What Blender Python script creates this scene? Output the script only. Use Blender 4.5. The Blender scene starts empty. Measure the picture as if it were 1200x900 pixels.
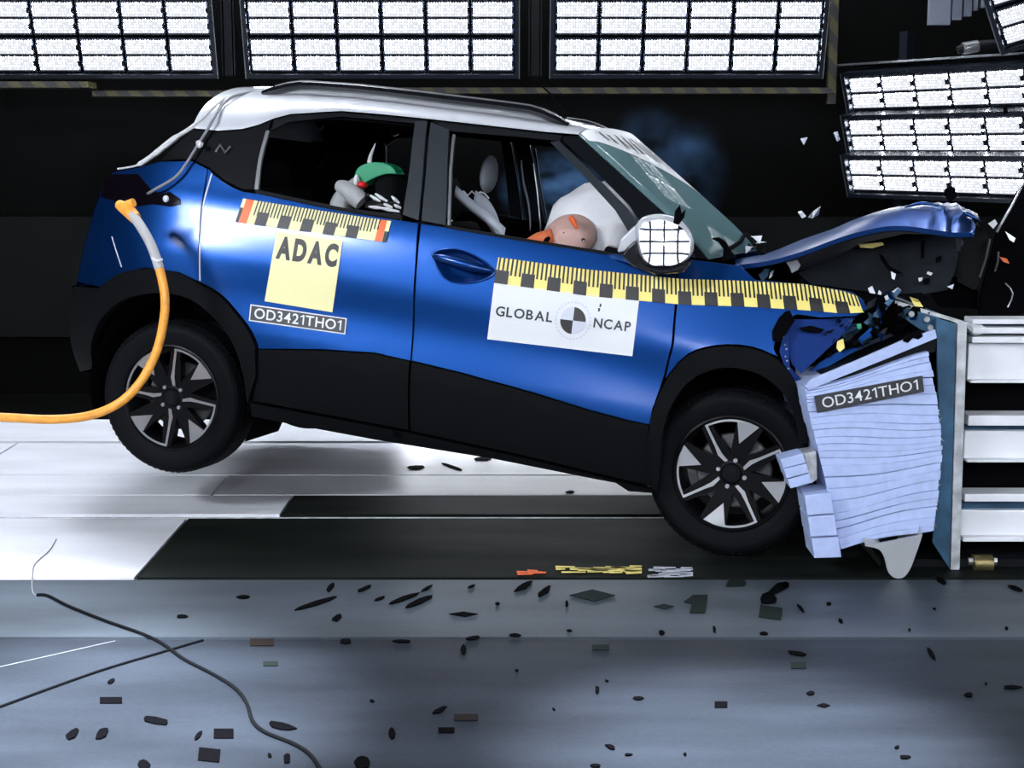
import bpy, bmesh, math, random
from mathutils import Vector, Matrix, Euler
from mathutils.geometry import delaunay_2d_cdt
random.seed(7)
SC = bpy.context.scene
COL = SC.collection
# ------------------------------------------------------------------ camera, world, exposure
CAM_H, CAM_P, FPX = 1.529, math.radians(8.69), 1800.0
cam_data = bpy.data.cameras.new('camera')
cam_data.sensor_width = 36.0
cam_data.lens = FPX * 36.0 / 1200.0
cam = bpy.data.objects.new('camera', cam_data)
cam.location = (0, 0, CAM_H)
cam.rotation_euler = (math.pi / 2 - CAM_P, 0, 0)
COL.objects.link(cam)
SC.camera = cam
world = bpy.data.worlds.new('hall_air')
SC.world = world
world.use_nodes = True
world.node_tree.nodes['Background'].inputs[0].default_value = (0.35, 0.5, 0.8, 1)
world.node_tree.nodes['Background'].inputs[1].default_value = 0.006
SC.view_settings.view_transform = 'Standard'
SC.view_settings.look = 'None'
SC.view_settings.gamma = 1.0
SC.view_settings.use_curve_mapping = False
SC.view_settings.exposure = -1.12
LED_BACK, LED_SIDE, LED_KEY = 380.0, 250.0, 155.0

# ------------------------------------------------------------------ measuring helpers (photo pixel -> metre)
C0 = Vector((0, 0, CAM_H))
FW = Vector((0, math.cos(CAM_P), -math.sin(CAM_P)))
UP = Vector((0, math.sin(CAM_P), math.cos(CAM_P)))
RT = Vector((1, 0, 0))
def ray(px, py):
    return RT * ((px - 600) / FPX) - UP * ((py - 450) / FPX) + FW
def fl(px, py, z=0.0):
    d = ray(px, py)
    return C0 + d * ((z - CAM_H) / d.z)
def wp(px, py, Y):
    d = ray(px, py)
    return C0 + d * (Y / d.y)
CAR_T = Vector((-0.0694, 6.7534, 0.0991))
CAR_R = (Matrix.Rotation(math.radians(-15.9), 3, 'Z') @ Matrix.Rotation(math.radians(7.0), 3, 'Y')
         @ Matrix.Rotation(math.radians(-2.5), 3, 'X'))
CAR_RT = CAR_R.transposed()
CAR_C = CAR_RT @ (C0 - CAR_T)
def cl(px, py, y):
    d = CAR_RT @ ray(px, py)
    return CAR_C + d * ((y - CAR_C.y) / d.y)

# half width of the body over length x and height z
WT = [(.05, .76), (.12, .79), (.2, .822), (.27, .85), (.36, .868), (.47, .878), (.53, .876), (.56, .872), (.65, .857), (.70, .852), (.76, .852), (.81, .8525),
      (.85, .849), (.93, .837), (1.0, .823), (1.05, .808), (1.09, .791), (1.13, .776), (1.25, .727), (1.40, .664), (1.48, .623), (1.53, .585), (1.6, .50), (1.7, .4)]
def interp(T, v):
    if v <= T[0][0]: return T[0][1]
    if v >= T[-1][0]: return T[-1][1]
    n = len(T)
    for i in range(n - 1):
        if v <= T[i + 1][0]:
            x0, y0 = T[i]; x1, y1 = T[i + 1]
            d = (y1 - y0) / (x1 - x0)
            m0 = d if i == 0 else ((y1 - T[i - 1][1]) / (x1 - T[i - 1][0]))
            m1 = d if i == n - 2 else ((T[i + 2][1] - y0) / (T[i + 2][0] - x0))
            h = x1 - x0; t = (v - x0) / h
            return ((2 * t**3 - 3 * t**2 + 1) * y0 + (t**3 - 2 * t**2 + t) * h * m0 + (-2 * t**3 + 3 * t**2) * y1 + (t**3 - t**2) * h * m1)
def W(x, z):
    w = interp(WT, z + .032 * (x + .2))
    if x > .95: w -= .16 * (x - .95) ** 2
    if x < -1.25: w -= .75 * (x + 1.25) ** 2
    for xc in (-1.22, 1.12):
        w += .022 * math.exp(-((x - xc) / .38) ** 2) * math.exp(-((z - .72) / .16) ** 2)
    return w
def S(px, py, off=0.0):
    y = -.83
    for _ in range(14):
        L = cl(px, py, y)
        y += .8 * (-(W(L.x, L.z) + off) - y)
    return cl(px, py, y)
def SX(pts):
    r = [S(*p) for p in pts]
    return [(v.x, v.z) for v in r]

# ------------------------------------------------------------------ materials
def mat(name, col, rough=.5, metal=0.0, coat=0.0, spec=.5, noise=None, bump=None, emit=None, alpha=None, trans=0.0):
    m = bpy.data.materials.new(name)
    m.use_nodes = True
    nt = m.node_tree
    b = nt.nodes['Principled BSDF']
    b.inputs['Base Color'].default_value = (*col, 1)
    b.inputs['Roughness'].default_value = rough
    b.inputs['Metallic'].default_value = metal
    b.inputs['Coat Weight'].default_value = coat
    b.inputs['Coat Roughness'].default_value = .04
    b.inputs['Specular IOR Level'].default_value = spec
    b.inputs['Transmission Weight'].default_value = trans
    tc = None
    if noise or bump:
        tc = nt.nodes.new('ShaderNodeTexCoord')
    if noise:
        sc, amt, det = noise
        n = nt.nodes.new('ShaderNodeTexNoise'); n.inputs['Scale'].default_value = sc; n.inputs['Detail'].default_value = det
        nt.links.new(tc.outputs['Object'], n.inputs['Vector'])
        mx = nt.nodes.new('ShaderNodeMix'); mx.data_type = 'RGBA'
        mx.inputs['A'].default_value = (*[c * (1 - amt) for c in col], 1)
        mx.inputs['B'].default_value = (*[min(1, c * (1 + amt)) for c in col], 1)
        rp = nt.nodes.new('ShaderNodeMapRange'); rp.inputs['From Min'].default_value = .3; rp.inputs['From Max'].default_value = .7
        nt.links.new(n.outputs['Fac'], rp.inputs['Value'])
        nt.links.new(rp.outputs['Result'], mx.inputs['Factor'])
        nt.links.new(mx.outputs['Result'], b.inputs['Base Color'])
    if bump:
        sc, st = bump
        n2 = nt.nodes.new('ShaderNodeTexNoise'); n2.inputs['Scale'].default_value = sc; n2.inputs['Detail'].default_value = 4
        nt.links.new(tc.outputs['Object'], n2.inputs['Vector'])
        bp = nt.nodes.new('ShaderNodeBump'); bp.inputs['Strength'].default_value = st; bp.inputs['Distance'].default_value = .01
        nt.links.new(n2.outputs['Fac'], bp.inputs['Height'])
        nt.links.new(bp.outputs['Normal'], b.inputs['Normal'])
    if emit:
        b.inputs['Emission Color'].default_value = (*emit[:3], 1)
        b.inputs['Emission Strength'].default_value = emit[3]
    return m
def led_mat(name, strength):
    # LED lens: rows of small bright dots on a bright diffuser
    m = bpy.data.materials.new(name); m.use_nodes = True
    nt = m.node_tree; nt.nodes.clear()
    out = nt.nodes.new('ShaderNodeOutputMaterial'); em = nt.nodes.new('ShaderNodeEmission')
    tc = nt.nodes.new('ShaderNodeTexCoord'); mp = nt.nodes.new('ShaderNodeMapping')
    mp.inputs['Scale'].default_value = (66, 66, 66)
    vo = nt.nodes.new('ShaderNodeTexVoronoi'); vo.inputs['Scale'].default_value = 1.0; vo.inputs['Randomness'].default_value = .12
    mr = nt.nodes.new('ShaderNodeMapRange')
    mr.inputs['From Min'].default_value = .28; mr.inputs['From Max'].default_value = .50
    mr.inputs['To Min'].default_value = strength; mr.inputs['To Max'].default_value = 1.9
    nt.links.new(tc.outputs['Object'], mp.inputs['Vector']); nt.links.new(mp.outputs['Vector'], vo.inputs['Vector'])
    nt.links.new(vo.outputs['Distance'], mr.inputs['Value'])
    em.inputs['Color'].default_value = (.88, .92, 1.0, 1)
    nt.links.new(mr.outputs['Result'], em.inputs['Strength'])
    nt.links.new(em.outputs['Emission'], out.inputs['Surface'])
    return m
def paint_mat():
    m = mat('blue_metallic_paint', (.0004, .042, .205), .40, .86, .6)
    return m
M = {}
M['paint'] = paint_mat(); M['paint'].node_tree.nodes['Principled BSDF'].inputs['Coat Roughness'].default_value = .17
M['innerblue'] = mat('inner_panel_blue', (.003, .026, .15), .6, 0, 0, .12)
M['white'] = mat('white_paint', (.47, .49, .53), .3, 0, 1.0)
M['clad'] = mat('black_textured_plastic', (.0042, .0046, .0056),   .6, 0, 0, .04, bump=(260, .12))
M['gloss'] = mat('gloss_black', (.006, .007, .009), .15, 0, .6)
M['satin'] = mat('satin_black_film', (.022, .027, .034), .4, .2, 0, .3)
M['pillarblack'] = mat('black_pillar_film', (.0035, .004, .005), .45, 0, 0, .07)
M['black'] = mat('matt_black', (.0022, .0022, .003), .9, spec=.02)
M['dark'] = mat('dark_plastic', (.005, .006, .0075), .55, spec=.1)
M['slate'] = mat('slate_liner', (.009, .0125, .017), .6, spec=.1, noise=(9, .35, 4))
M['rubber'] = mat('tyre_rubber', (.0038, .0044, .0056), .6, spec=.06, bump=(120, .15))
M['wheelblack'] = mat('black_wheel_lacquer', (.003, .003, .004), .4, spec=.12)
M['alloy'] = mat('machined_alloy', (.72, .73, .76), .28, .9)
M['steel'] = mat('bright_steel', (.55, .57, .60), .35, .9)
M['chrome'] = mat('chrome', (.8, .82, .85), .08, 1.0)
M['mirror'] = mat('mirror_glass', (.12, .125, .135), .01, 1.0)
M['yellow'] = mat('yellow_film', (.86, .72, .20), .5)
M['paleyellow'] = mat('pale_yellow_film', (.78, .74, .38), .5)
M['orange_film'] = mat('orange_film', (.85, .14, .03), .5)
M['ink'] = mat('black_ink', (.008, .008, .008), .5)
M['greyink'] = mat('dark_grey_ink', (.022, .025, .03), .5)
M['softgrey'] = mat('light_grey_highlight', (.55, .58, .66), .5)
M['sticker'] = mat('white_film', (.68, .70, .72), .45)
M['lamp_red'] = mat('dark_red_lens', (.003, .002, .004), .12, 0, .3, .3)
M['skin'] = mat('dummy_pink_vinyl', (.52, .33, .29), .5, noise=(14, .12, 3))
M['orange_cloth'] = mat('orange_cloth', (.65, .16, .06), .8, bump=(90, .3))
M['airbag'] = mat('airbag_fabric', (.80, .80, .84), .8, bump=(60, .2))
M['belt'] = mat('grey_webbing', (.30, .33, .38), .7)
M['seat'] = mat('charcoal_seat_fabric', (.003, .0036, .0045), .9, spec=.1, bump=(150, .2))
M['greycloth'] = mat('grey_cloth', (.36, .37, .38), .8, bump=(40, .4))
M['green'] = mat('green_shell', (.01, .26, .12), .35)
M['red'] = mat('red_plastic', (.55, .015, .02), .4)
M['orange_hose'] = mat('orange_hose', (.86, .36, .05), .45, noise=(30, .12, 3))
M['braid'] = mat('grey_braided_sleeve', (.45, .45, .46), .7, bump=(200, .5))
M['rope'] = mat('pale_rope', (.55, .56, .58), .8, bump=(150, .5))
M['grey_rope'] = mat('grey_rope', (.20, .21, .23), .8, bump=(150, .5))
M['honey'] = mat('pale_blue_honeycomb', (.40, .49, .76), .6, noise=(26, .08, 5))
M['honeyedge'] = mat('frayed_foil', (.45, .47, .50), .45, .5, noise=(40, .3, 4))
M['bluesteel'] = mat('blue_painted_steel', (.03, .09, .16), .5, .3, noise=(12, .35, 5))
M['greysteel'] = mat('scratched_grey_steel', (.52, .55, .57), .5, .3, noise=(22, .3, 6))
M['beam'] = mat('white_painted_steel', (.74, .76, .80), .4, 0, .2, noise=(8, .04, 3))
M['brass'] = mat('worn_brass', (.22, .18, .08), .4, .8, noise=(25, .3, 3))
M['wallblack'] = mat('black_wall_paint', (.0012, .0013, .0012), .9, spec=.06)
M['wallgrey'] = mat('dark_grey_wall_panel', (.0038, .0047, .0047), .8, spec=.1, noise=(2.5, .25, 4))
M['frame'] = mat('dark_lamp_housing', (.004, .007, .013), .4, .3)
M['framelight'] = mat('bare_metal_edge', (.16, .17, .18), .4, .7)
M['curtain'] = mat('grey_steel_cladding', (.16, .18, .23), .5, .3)
M['led_back'] = led_mat('led_lens_back', LED_BACK)
M['led_side'] = led_mat('led_lens_side', LED_SIDE)
M['led_key'] = mat('led_lens_key', (.5, .5, .5), .5, emit=(.88, .92, 1.0, LED_KEY))
M['led_strong'] = mat('led_lens_strong', (.5, .5, .5), .5, emit=(.88, .92, 1.0, LED_KEY * 2.2))
M['led_rear'] = mat('led_lens_rear', (.5, .5, .5), .5, emit=(.88, .92, 1.0, LED_KEY * .55))
M['led_fill'] = mat('led_lens_fill', (.5, .5, .5), .5, emit=(.88, .92, 1.0, LED_KEY * .26))
def glass_mat(name, tint, facing):
    m = bpy.data.materials.new(name); m.use_nodes = True
    nt = m.node_tree; nt.nodes.clear()
    out = nt.nodes.new('ShaderNodeOutputMaterial'); mix = nt.nodes.new('ShaderNodeMixShader')
    tr = nt.nodes.new('ShaderNodeBsdfTransparent'); tr.inputs[0].default_value = (*tint, 1)
    gl = nt.nodes.new('ShaderNodeBsdfGlossy'); gl.inputs['Roughness'].default_value = .03
    fr = nt.nodes.new('ShaderNodeFresnel'); fr.inputs[0].default_value = 1.5
    ad = nt.nodes.new('ShaderNodeMath'); ad.operation = 'ADD'; ad.inputs[1].default_value = facing; ad.use_clamp = True
    nt.links.new(fr.outputs[0], ad.inputs[0]); nt.links.new(ad.outputs[0], mix.inputs[0])
    nt.links.new(tr.outputs[0], mix.inputs[1]); nt.links.new(gl.outputs[0], mix.inputs[2])
    nt.links.new(mix.outputs[0], out.inputs[0])
    return m
M['glass'] = glass_mat('windscreen_glass', (.45, .62, .62), .02)
def crazed_glass():   # shattered laminated glass: clear pane clouded by fine cracks
    m = glass_mat('crazed_windscreen', (.5, .66, .66), .02); nt = m.node_tree
    mix = [n for n in nt.nodes if n.type == 'MIX_SHADER'][0]; out = [n for n in nt.nodes if n.type == 'OUTPUT_MATERIAL'][0]
    df = nt.nodes.new('ShaderNodeBsdfDiffuse'); df.inputs[0].default_value = (.20, .34, .36, 1)
    tl_ = nt.nodes.new('ShaderNodeBsdfTranslucent'); tl_.inputs[0].default_value = (.20, .34, .36, 1)
    ad = nt.nodes.new('ShaderNodeMixShader'); ad.inputs[0].default_value = .4
    nt.links.new(df.outputs[0], ad.inputs[1]); nt.links.new(tl_.outputs[0], ad.inputs[2])
    m2 = nt.nodes.new('ShaderNodeMixShader'); m2.inputs[0].default_value = .72
    nt.links.new(mix.outputs[0], m2.inputs[1]); nt.links.new(ad.outputs[0], m2.inputs[2]); nt.links.new(m2.outputs[0], out.inputs[0])
    return m
M['crazed'] = crazed_glass()
def floor_mat(name, col, rough, spec, streak=.25):
    m = bpy.data.materials.new(name); m.use_nodes = True
    nt = m.node_tree; b = nt.nodes['Principled BSDF']
    tc = nt.nodes.new('ShaderNodeTexCoord')
    mp = nt.nodes.new('ShaderNodeMapping'); mp.inputs['Scale'].default_value = (.7, 2.6, 1)
    nt.links.new(tc.outputs['Object'], mp.inputs['Vector'])
    n1 = nt.nodes.new('ShaderNodeTexNoise'); n1.inputs['Scale'].default_value = 1.6; n1.inputs['Detail'].default_value = 6
    nt.links.new(mp.outputs['Vector'], n1.inputs['Vector'])
    n2 = nt.nodes.new('ShaderNodeTexNoise'); n2.inputs['Scale'].default_value = 60; n2.inputs['Detail'].default_value = 4
    nt.links.new(tc.outputs['Object'], n2.inputs['Vector'])
    ad = nt.nodes.new('ShaderNodeMath'); ad.operation = 'MULTIPLY_ADD'; ad.inputs[1].default_value = .25
    nt.links.new(n2.outputs['Fac'], ad.inputs[0]); nt.links.new(n1.outputs['Fac'], ad.inputs[2])
    mr = nt.nodes.new('ShaderNodeMapRange'); mr.inputs['From Min'].default_value = .4; mr.inputs['From Max'].default_value = .85
    nt.links.new(ad.outputs[0], mr.inputs['Value'])
    mx = nt.nodes.new('ShaderNodeMix'); mx.data_type = 'RGBA'
    mx.inputs['A'].default_value = (*[c * (1 - streak) for c in col], 1); mx.inputs['B'].default_value = (*[min(1, c * (1 + streak)) for c in col], 1)
    nt.links.new(mr.outputs['Result'], mx.inputs['Factor']); nt.links.new(mx.outputs['Result'], b.inputs['Base Color'])
    mr2 = nt.nodes.new('ShaderNodeMapRange'); mr2.inputs['From Min'].default_value = .4; mr2.inputs['From Max'].default_value = .85
    mr2.inputs['To Min'].default_value = rough * 1.08; mr2.inputs['To Max'].default_value = rough * .94
    nt.links.new(ad.outputs[0], mr2.inputs['Value']); nt.links.new(mr2.outputs['Result'], b.inputs['Roughness'])
    b.inputs['Specular IOR Level'].default_value = spec
    bp = nt.nodes.new('ShaderNodeBump'); bp.inputs['Strength'].default_value = .05; bp.inputs['Distance'].default_value = .005
    nt.links.new(n2.outputs['Fac'], bp.inputs['Height']); nt.links.new(bp.outputs['Normal'], b.inputs['Normal'])
    return m
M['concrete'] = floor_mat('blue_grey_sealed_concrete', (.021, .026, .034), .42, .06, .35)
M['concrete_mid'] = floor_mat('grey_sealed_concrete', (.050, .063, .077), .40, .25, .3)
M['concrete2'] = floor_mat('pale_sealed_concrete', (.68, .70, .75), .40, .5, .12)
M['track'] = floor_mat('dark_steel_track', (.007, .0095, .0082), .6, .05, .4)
M['joint'] = mat('black_joint', (.004, .004, .004), .9, spec=.1)

# ------------------------------------------------------------------ object helpers
def tag(o, label=None, cat=None, group=None, kind=None):
    if label: o['label'] = label
    if cat: o['category'] = cat
    if group: o['group'] = group
    if kind: o['kind'] = kind
    return o
def empty(name, loc=(0, 0, 0), rot=(0, 0, 0)):
    o = bpy.data.objects.new(name, None)
    o.location = loc; o.rotation_euler = rot; o.empty_display_size = .1
    COL.objects.link(o)
    return o
def copy_tree(o, parent=None):
    c = o.copy(); COL.objects.link(c)
    if parent is not None: c.parent = parent
    for ch in list(o.children): copy_tree(ch, c)
    return c
class MB:
    def __init__(s): s.v = []; s.f = []; s.m = []; s.cur = 0
    def add(s, vs, fs):
        n = len(s.v); s.v += [tuple(p) for p in vs]; s.f += [tuple(i + n for i in f) for f in fs]; s.m += [s.cur] * len(fs)
        return s
    def box(s, c, d, R=None):
        R = R or Matrix.Identity(3); c = Vector(c)
        vs = [c + R @ Vector((sx * d[0] / 2, sy * d[1] / 2, sz * d[2] / 2)) for sx in (-1, 1) for sy in (-1, 1) for sz in (-1, 1)]
        return s.add(vs, [(0, 1, 3, 2), (4, 6, 7, 5), (0, 4, 5, 1), (2, 3, 7, 6), (0, 2, 6, 4), (1, 5, 7, 3)])
    def hexa(s, a, b):      # two quads (4 pts each) joined
        return s.add(list(a) + list(b), [(0, 1, 2, 3), (7, 6, 5, 4), (0, 4, 5, 1), (1, 5, 6, 2), (2, 6, 7, 3), (3, 7, 4, 0)])
    def tube(s, pts, r, n=10, cap=True):
        pts = [Vector(p) for p in pts]
        rs = r if isinstance(r, (list, tuple)) else [r] * len(pts)
        vs = []; prev = None
        for i, p in enumerate(pts):
            t = (pts[min(i + 1, len(pts) - 1)] - pts[max(i - 1, 0)]).normalized()
            if prev is None:
                a = Vector((0, 0, 1)) if abs(t.z) < .9 else Vector((1, 0, 0))
                u = t.cross(a).normalized()
            else:
                u = (prev - t * prev.dot(t)).normalized()
            prev = u; w = t.cross(u)
            for k in range(n):
                an = 2 * math.pi * k / n
                vs.append(p + (u * math.cos(an) + w * math.sin(an)) * rs[i])
        fs = []
        for i in range(len(pts) - 1):
            for k in range(n):
                fs.append((i * n + k, i * n + (k + 1) % n, (i + 1) * n + (k + 1) % n, (i + 1) * n + k))
        if cap:
            fs.append(tuple(range(n - 1, -1, -1))); fs.append(tuple((len(pts) - 1) * n + k for k in range(n)))
        return s.add(vs, fs)
    def lathe_y(s, prof, n=48, c=(0, 0, 0), closed=False):   # prof: (radius, y)
        vs = []; c = Vector(c)
        for r, y in prof:
            for k in range(n):
                a = 2 * math.pi * k / n
                vs.append(c + Vector((r * math.cos(a), y, r * math.sin(a))))
        fs = []; L = len(prof)
        for i in range(L if closed else L - 1):
            j = (i + 1) % L
            for k in range(n):
                fs.append((i * n + k, i * n + (k + 1) % n, j * n + (k + 1) % n, j * n + k))
        return s.add(vs, fs)
    def grid(s, rows):
        h = len(rows); w = len(rows[0])
        return s.add([p for r in rows for p in r], [(i * w + j, i * w + j + 1, (i + 1) * w + j + 1, (i + 1) * w + j) for i in range(h - 1) for j in range(w - 1)])
    def prism(s, pts, d):     # planar outline (list of Vector) pushed by vector d
        pts = [Vector(p) for p in pts]; n = len(pts); d = Vector(d)
        return s.add(pts + [p + d for p in pts], [tuple(range(n)), tuple(range(2 * n - 1, n - 1, -1))] + [(i, i + n, (i + 1) % n + n, (i + 1) % n) for i in range(n)])
    def ball(s, c, r, nu=16, nv=10, R=None):
        R = R or Matrix.Identity(3); c = Vector(c); r = r if isinstance(r, (list, tuple)) else (r, r, r)
        rows = []
        for i in range(nv + 1):
            th = math.pi * i / nv
            rows.append([c + R @ Vector((r[0] * math.sin(th) * math.cos(2 * math.pi * k / nu), r[1] * math.sin(th) * math.sin(2 * math.pi * k / nu), r[2] * math.cos(th))) for k in range(nu + 1)])
        return s.grid(rows)
    def build(s, name, mats, parent=None, smooth=False, solid=0, bevel=0, sub=0, fix=True):
        me = bpy.data.meshes.new(name)
        me.from_pydata(s.v, [], s.f); me.update()
        mats = mats if isinstance(mats, (list, tuple)) else [mats]
        for m in mats: me.materials.append(M[m] if isinstance(m, str) else m)
        for p, mi in zip(me.polygons, s.m): p.material_index = mi
        if fix:
            bm = bmesh.new(); bm.from_mesh(me)
            bmesh.ops.remove_doubles(bm, verts=bm.verts, dist=1e-5)
            bmesh.ops.recalc_face_normals(bm, faces=bm.faces)
            bm.to_mesh(me); bm.free()
        o = bpy.data.objects.new(name, me); COL.objects.link(o)
        if parent is not None: o.parent = parent
        if smooth:
            me.polygons.foreach_set('use_smooth', [True] * len(me.polygons))
            if smooth == 'auto': me.set_sharp_from_angle(angle=math.radians(38))
        if solid:
            md = o.modifiers.new('thick', 'SOLIDIFY'); md.thickness = solid; md.offset = 0
        if bevel:
            md = o.modifiers.new('bevel', 'BEVEL'); md.width = bevel; md.segments = 2; md.limit_method = 'ANGLE'
        if sub:
            md = o.modifiers.new('sub', 'SUBSURF'); md.levels = sub; md.render_levels = sub
        return o
def smooth_path(pts, n=6):
    pts = [Vector(p) for p in pts]; out = []
    for i in range(len(pts) - 1):
        p0 = pts[max(i - 1, 0)]; p1 = pts[i]; p2 = pts[i + 1]; p3 = pts[min(i + 2, len(pts) - 1)]
        for k in range(n):
            t = k / n
            out.append(.5 * ((2 * p1) + (p2 - p0) * t + (2 * p0 - 5 * p1 + 4 * p2 - p3) * t * t + (3 * p1 - p0 - 3 * p2 + p3) * t ** 3))
    out.append(pts[-1])
    return out
def sp(pts, n=4):
    return [tuple(p) for p in smooth_path([(x, y, 0) for x, y in pts], n)]
def sp2(pts, n=4):
    return [(p[0], p[1]) for p in sp(pts, n)]
def inside(p, poly):
    c = False; x, y = p; j = len(poly) - 1
    for i in range(len(poly)):
        xi, yi = poly[i]; xj, yj = poly[j]
        if (yi > y) != (yj > y) and x < (xj - xi) * (y - yi) / (yj - yi) + xi: c = not c
        j = i
    return c
def resample(poly, st):
    out = []
    n = len(poly)
    for i in range(n):
        a = poly[i]; b = poly[(i + 1) % n]
        L = math.hypot(b[0] - a[0], b[1] - a[1])
        if L < 1e-6: continue
        k = max(1, int(math.ceil(L / st)))
        for q in range(k): out.append((a[0] + (b[0] - a[0]) * q / k, a[1] + (b[1] - a[1]) * q / k))
    return out
def area(poly):
    return .5 * sum(poly[i][0] * poly[(i + 1) % len(poly)][1] - poly[(i + 1) % len(poly)][0] * poly[i][1] for i in range(len(poly)))
def inset(poly, d):
    if area(poly) < 0: poly = poly[::-1]
    out = []; n = len(poly)
    for i in range(n):
        a = Vector(poly[i - 1]); b = Vector(poly[i]); c = Vector(poly[(i + 1) % n])
        e1 = (b - a); e2 = (c - b)
        if e1.length < 1e-7 or e2.length < 1e-7: out.append(tuple(b)); continue
        e1.normalize(); e2.normalize()
        n1 = Vector((-e1.y, e1.x)); n2 = Vector((-e2.y, e2.x)); m = n1 + n2
        if m.length < .2: out.append(tuple(b)); continue
        m.normalize(); k = min(2.0, 1 / max(.4, m.dot(n1)))
        out.append(tuple(b + m * d * k))
    return out
def wnormal(x, z, sgn):
    e = .004
    wx = (W(x + e, z) - W(x - e, z)) / (2 * e); wz = (W(x, z + e) - W(x, z - e)) / (2 * e)
    return Vector((-wx, sgn, -wz)).normalized()
def panel(name, outline, m, parent, off=0.0, thick=.014, res=.045, gap=.003, side=-1, yfun=None, hole=None):
    """body panel lying on the side surface, outline in (x, z)"""
    poly = resample(inset(outline, gap), res)
    xs = [p[0] for p in poly]; zs = [p[1] for p in poly]
    pts = list(poly)
    nx = int((max(xs) - min(xs)) / res) + 2; nz = int((max(zs) - min(zs)) / res) + 2
    for i in range(nx):
        for j in range(nz):
            q = (min(xs) + (i + (.5 if j % 2 else 0)) * res, min(zs) + j * res * .87)
            if inside(q, poly) and min((q[0] - a) ** 2 + (q[1] - b) ** 2 for a, b in poly) > (res * .55) ** 2: pts.append(q)
    nb = len(poly); cons = [(i, (i + 1) % nb) for i in range(nb)]
    if hole:
        pts = [q for q in pts if not inside(q, hole)]; n0 = len(pts); pts += hole; cons += [(n0 + i, n0 + (i + 1) % len(hole)) for i in range(len(hole))]
    vc, ve, vf, ov, oe, of = delaunay_2d_cdt([Vector(p) for p in pts], cons, [], 0, 1e-6)
    fs = []
    for t in vf:
        c = ((vc[t[0]].x + vc[t[1]].x + vc[t[2]].x) / 3, (vc[t[0]].y + vc[t[1]].y + vc[t[2]].y) / 3)
        if inside(c, poly) and not (hole and inside(c, hole)): fs.append(tuple(t))
    y_of = yfun or (lambda x, z: W(x, z) + off)
    vs = []; nm = []
    for p in vc:
        vs.append((p.x, side * y_of(p.x, p.y), p.y)); nm.append(wnormal(p.x, p.y, side))
    # rim: rounded lip going inward
    b0 = len(vs)
    cx = sum(xs) / nb; cz = sum(zs) / nb
    for k, (dd, sh) in enumerate(((0, 0), (thick, 0))):
        for i in range(nb):
            a = poly[i - 1]; c = poly[(i + 1) % nb]; p = poly[i]
            e = Vector((c[0] - a[0], c[1] - a[1])); e = e.normalized() if e.length > 0 else Vector((1, 0))
            o2 = Vector((e.y, -e.x))
            vs.append((p[0], side * (y_of(p[0], p[1]) - dd), p[1])); nm.append(Vector((o2.x, 0, o2.y)).normalized() if o2.length else Vector((0, side, 0)))
    lf = [(b0 + i, b0 + (i + 1) % nb, b0 + nb + (i + 1) % nb, b0 + nb + i) for i in range(nb)]
    def orient(f, want):
        a, b, c = Vector(vs[f[0]]), Vector(vs[f[1]]), Vector(vs[f[2]])
        return f if (b - a).cross(c - a).dot(want) > 0 else f[::-1]
    F = [orient(f, nm[f[0]]) for f in fs] + [orient(f, nm[f[0]]) for f in lf]
    me = bpy.data.meshes.new(name); me.from_pydata(vs, [], F); me.update()
    me.materials.append(M[m])
    me.polygons.foreach_set('use_smooth', [True] * len(me.polygons))
    me.normals_split_custom_set_from_vertices([tuple(n) for n in nm])
    o = bpy.data.objects.new(name, me); COL.objects.link(o); o.parent = parent
    return o
def both(name, outline, m, parent, **k):
    a = panel(name, outline, m, parent, side=-1, **k); b = panel(name, outline, m, parent, side=1, **k)
    return a
def glyph(ch, bold):
    if ch == '1':
        return [(.17, 0), (.27, 0), (.27, .69), (.19, .69), (.0, .57), (.0, .49), (.17, .57)], [(0, 1, 2, 6), (6, 2, 3), (3, 4, 5, 6)]
    cu = bpy.data.curves.new('lettering', 'FONT'); cu.body = ch; cu.offset = bold; cu.resolution_u = 4
    ob = bpy.data.objects.new('lettering', cu); COL.objects.link(ob)
    dg = bpy.context.evaluated_depsgraph_get(); dg.update()
    me = bpy.data.meshes.new_from_object(ob.evaluated_get(dg))
    vs = [(v.co.x, v.co.y) for v in me.vertices]; fs = [tuple(p.vertices) for p in me.polygons]
    bpy.data.objects.remove(ob); bpy.data.meshes.remove(me); bpy.data.curves.remove(cu)
    x0 = min(v[0] for v in vs)
    return [(x - x0, y) for x, y in vs], fs
def text_mesh(body, bold=0.0, spacing=1.0):
    """built-in font outlines as 2D triangles, letter by letter, scaled to the unit square"""
    vs, fs, X = [], [], 0.0
    for ch in body:
        v, f = glyph(ch, bold); n = len(vs); w = max(p[0] for p in v)
        vs += [(x + X, y) for x, y in v]; fs += [tuple(i + n for i in q) for q in f]
        X += w + .10 * spacing + bold * 1.2
    x0 = min(v[0] for v in vs); x1 = max(v[0] for v in vs); y0 = min(v[1] for v in vs); y1 = max(v[1] for v in vs)
    return [((x - x0) / (x1 - x0), (y - y0) / (y1 - y0)) for x, y in vs], fs
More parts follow.
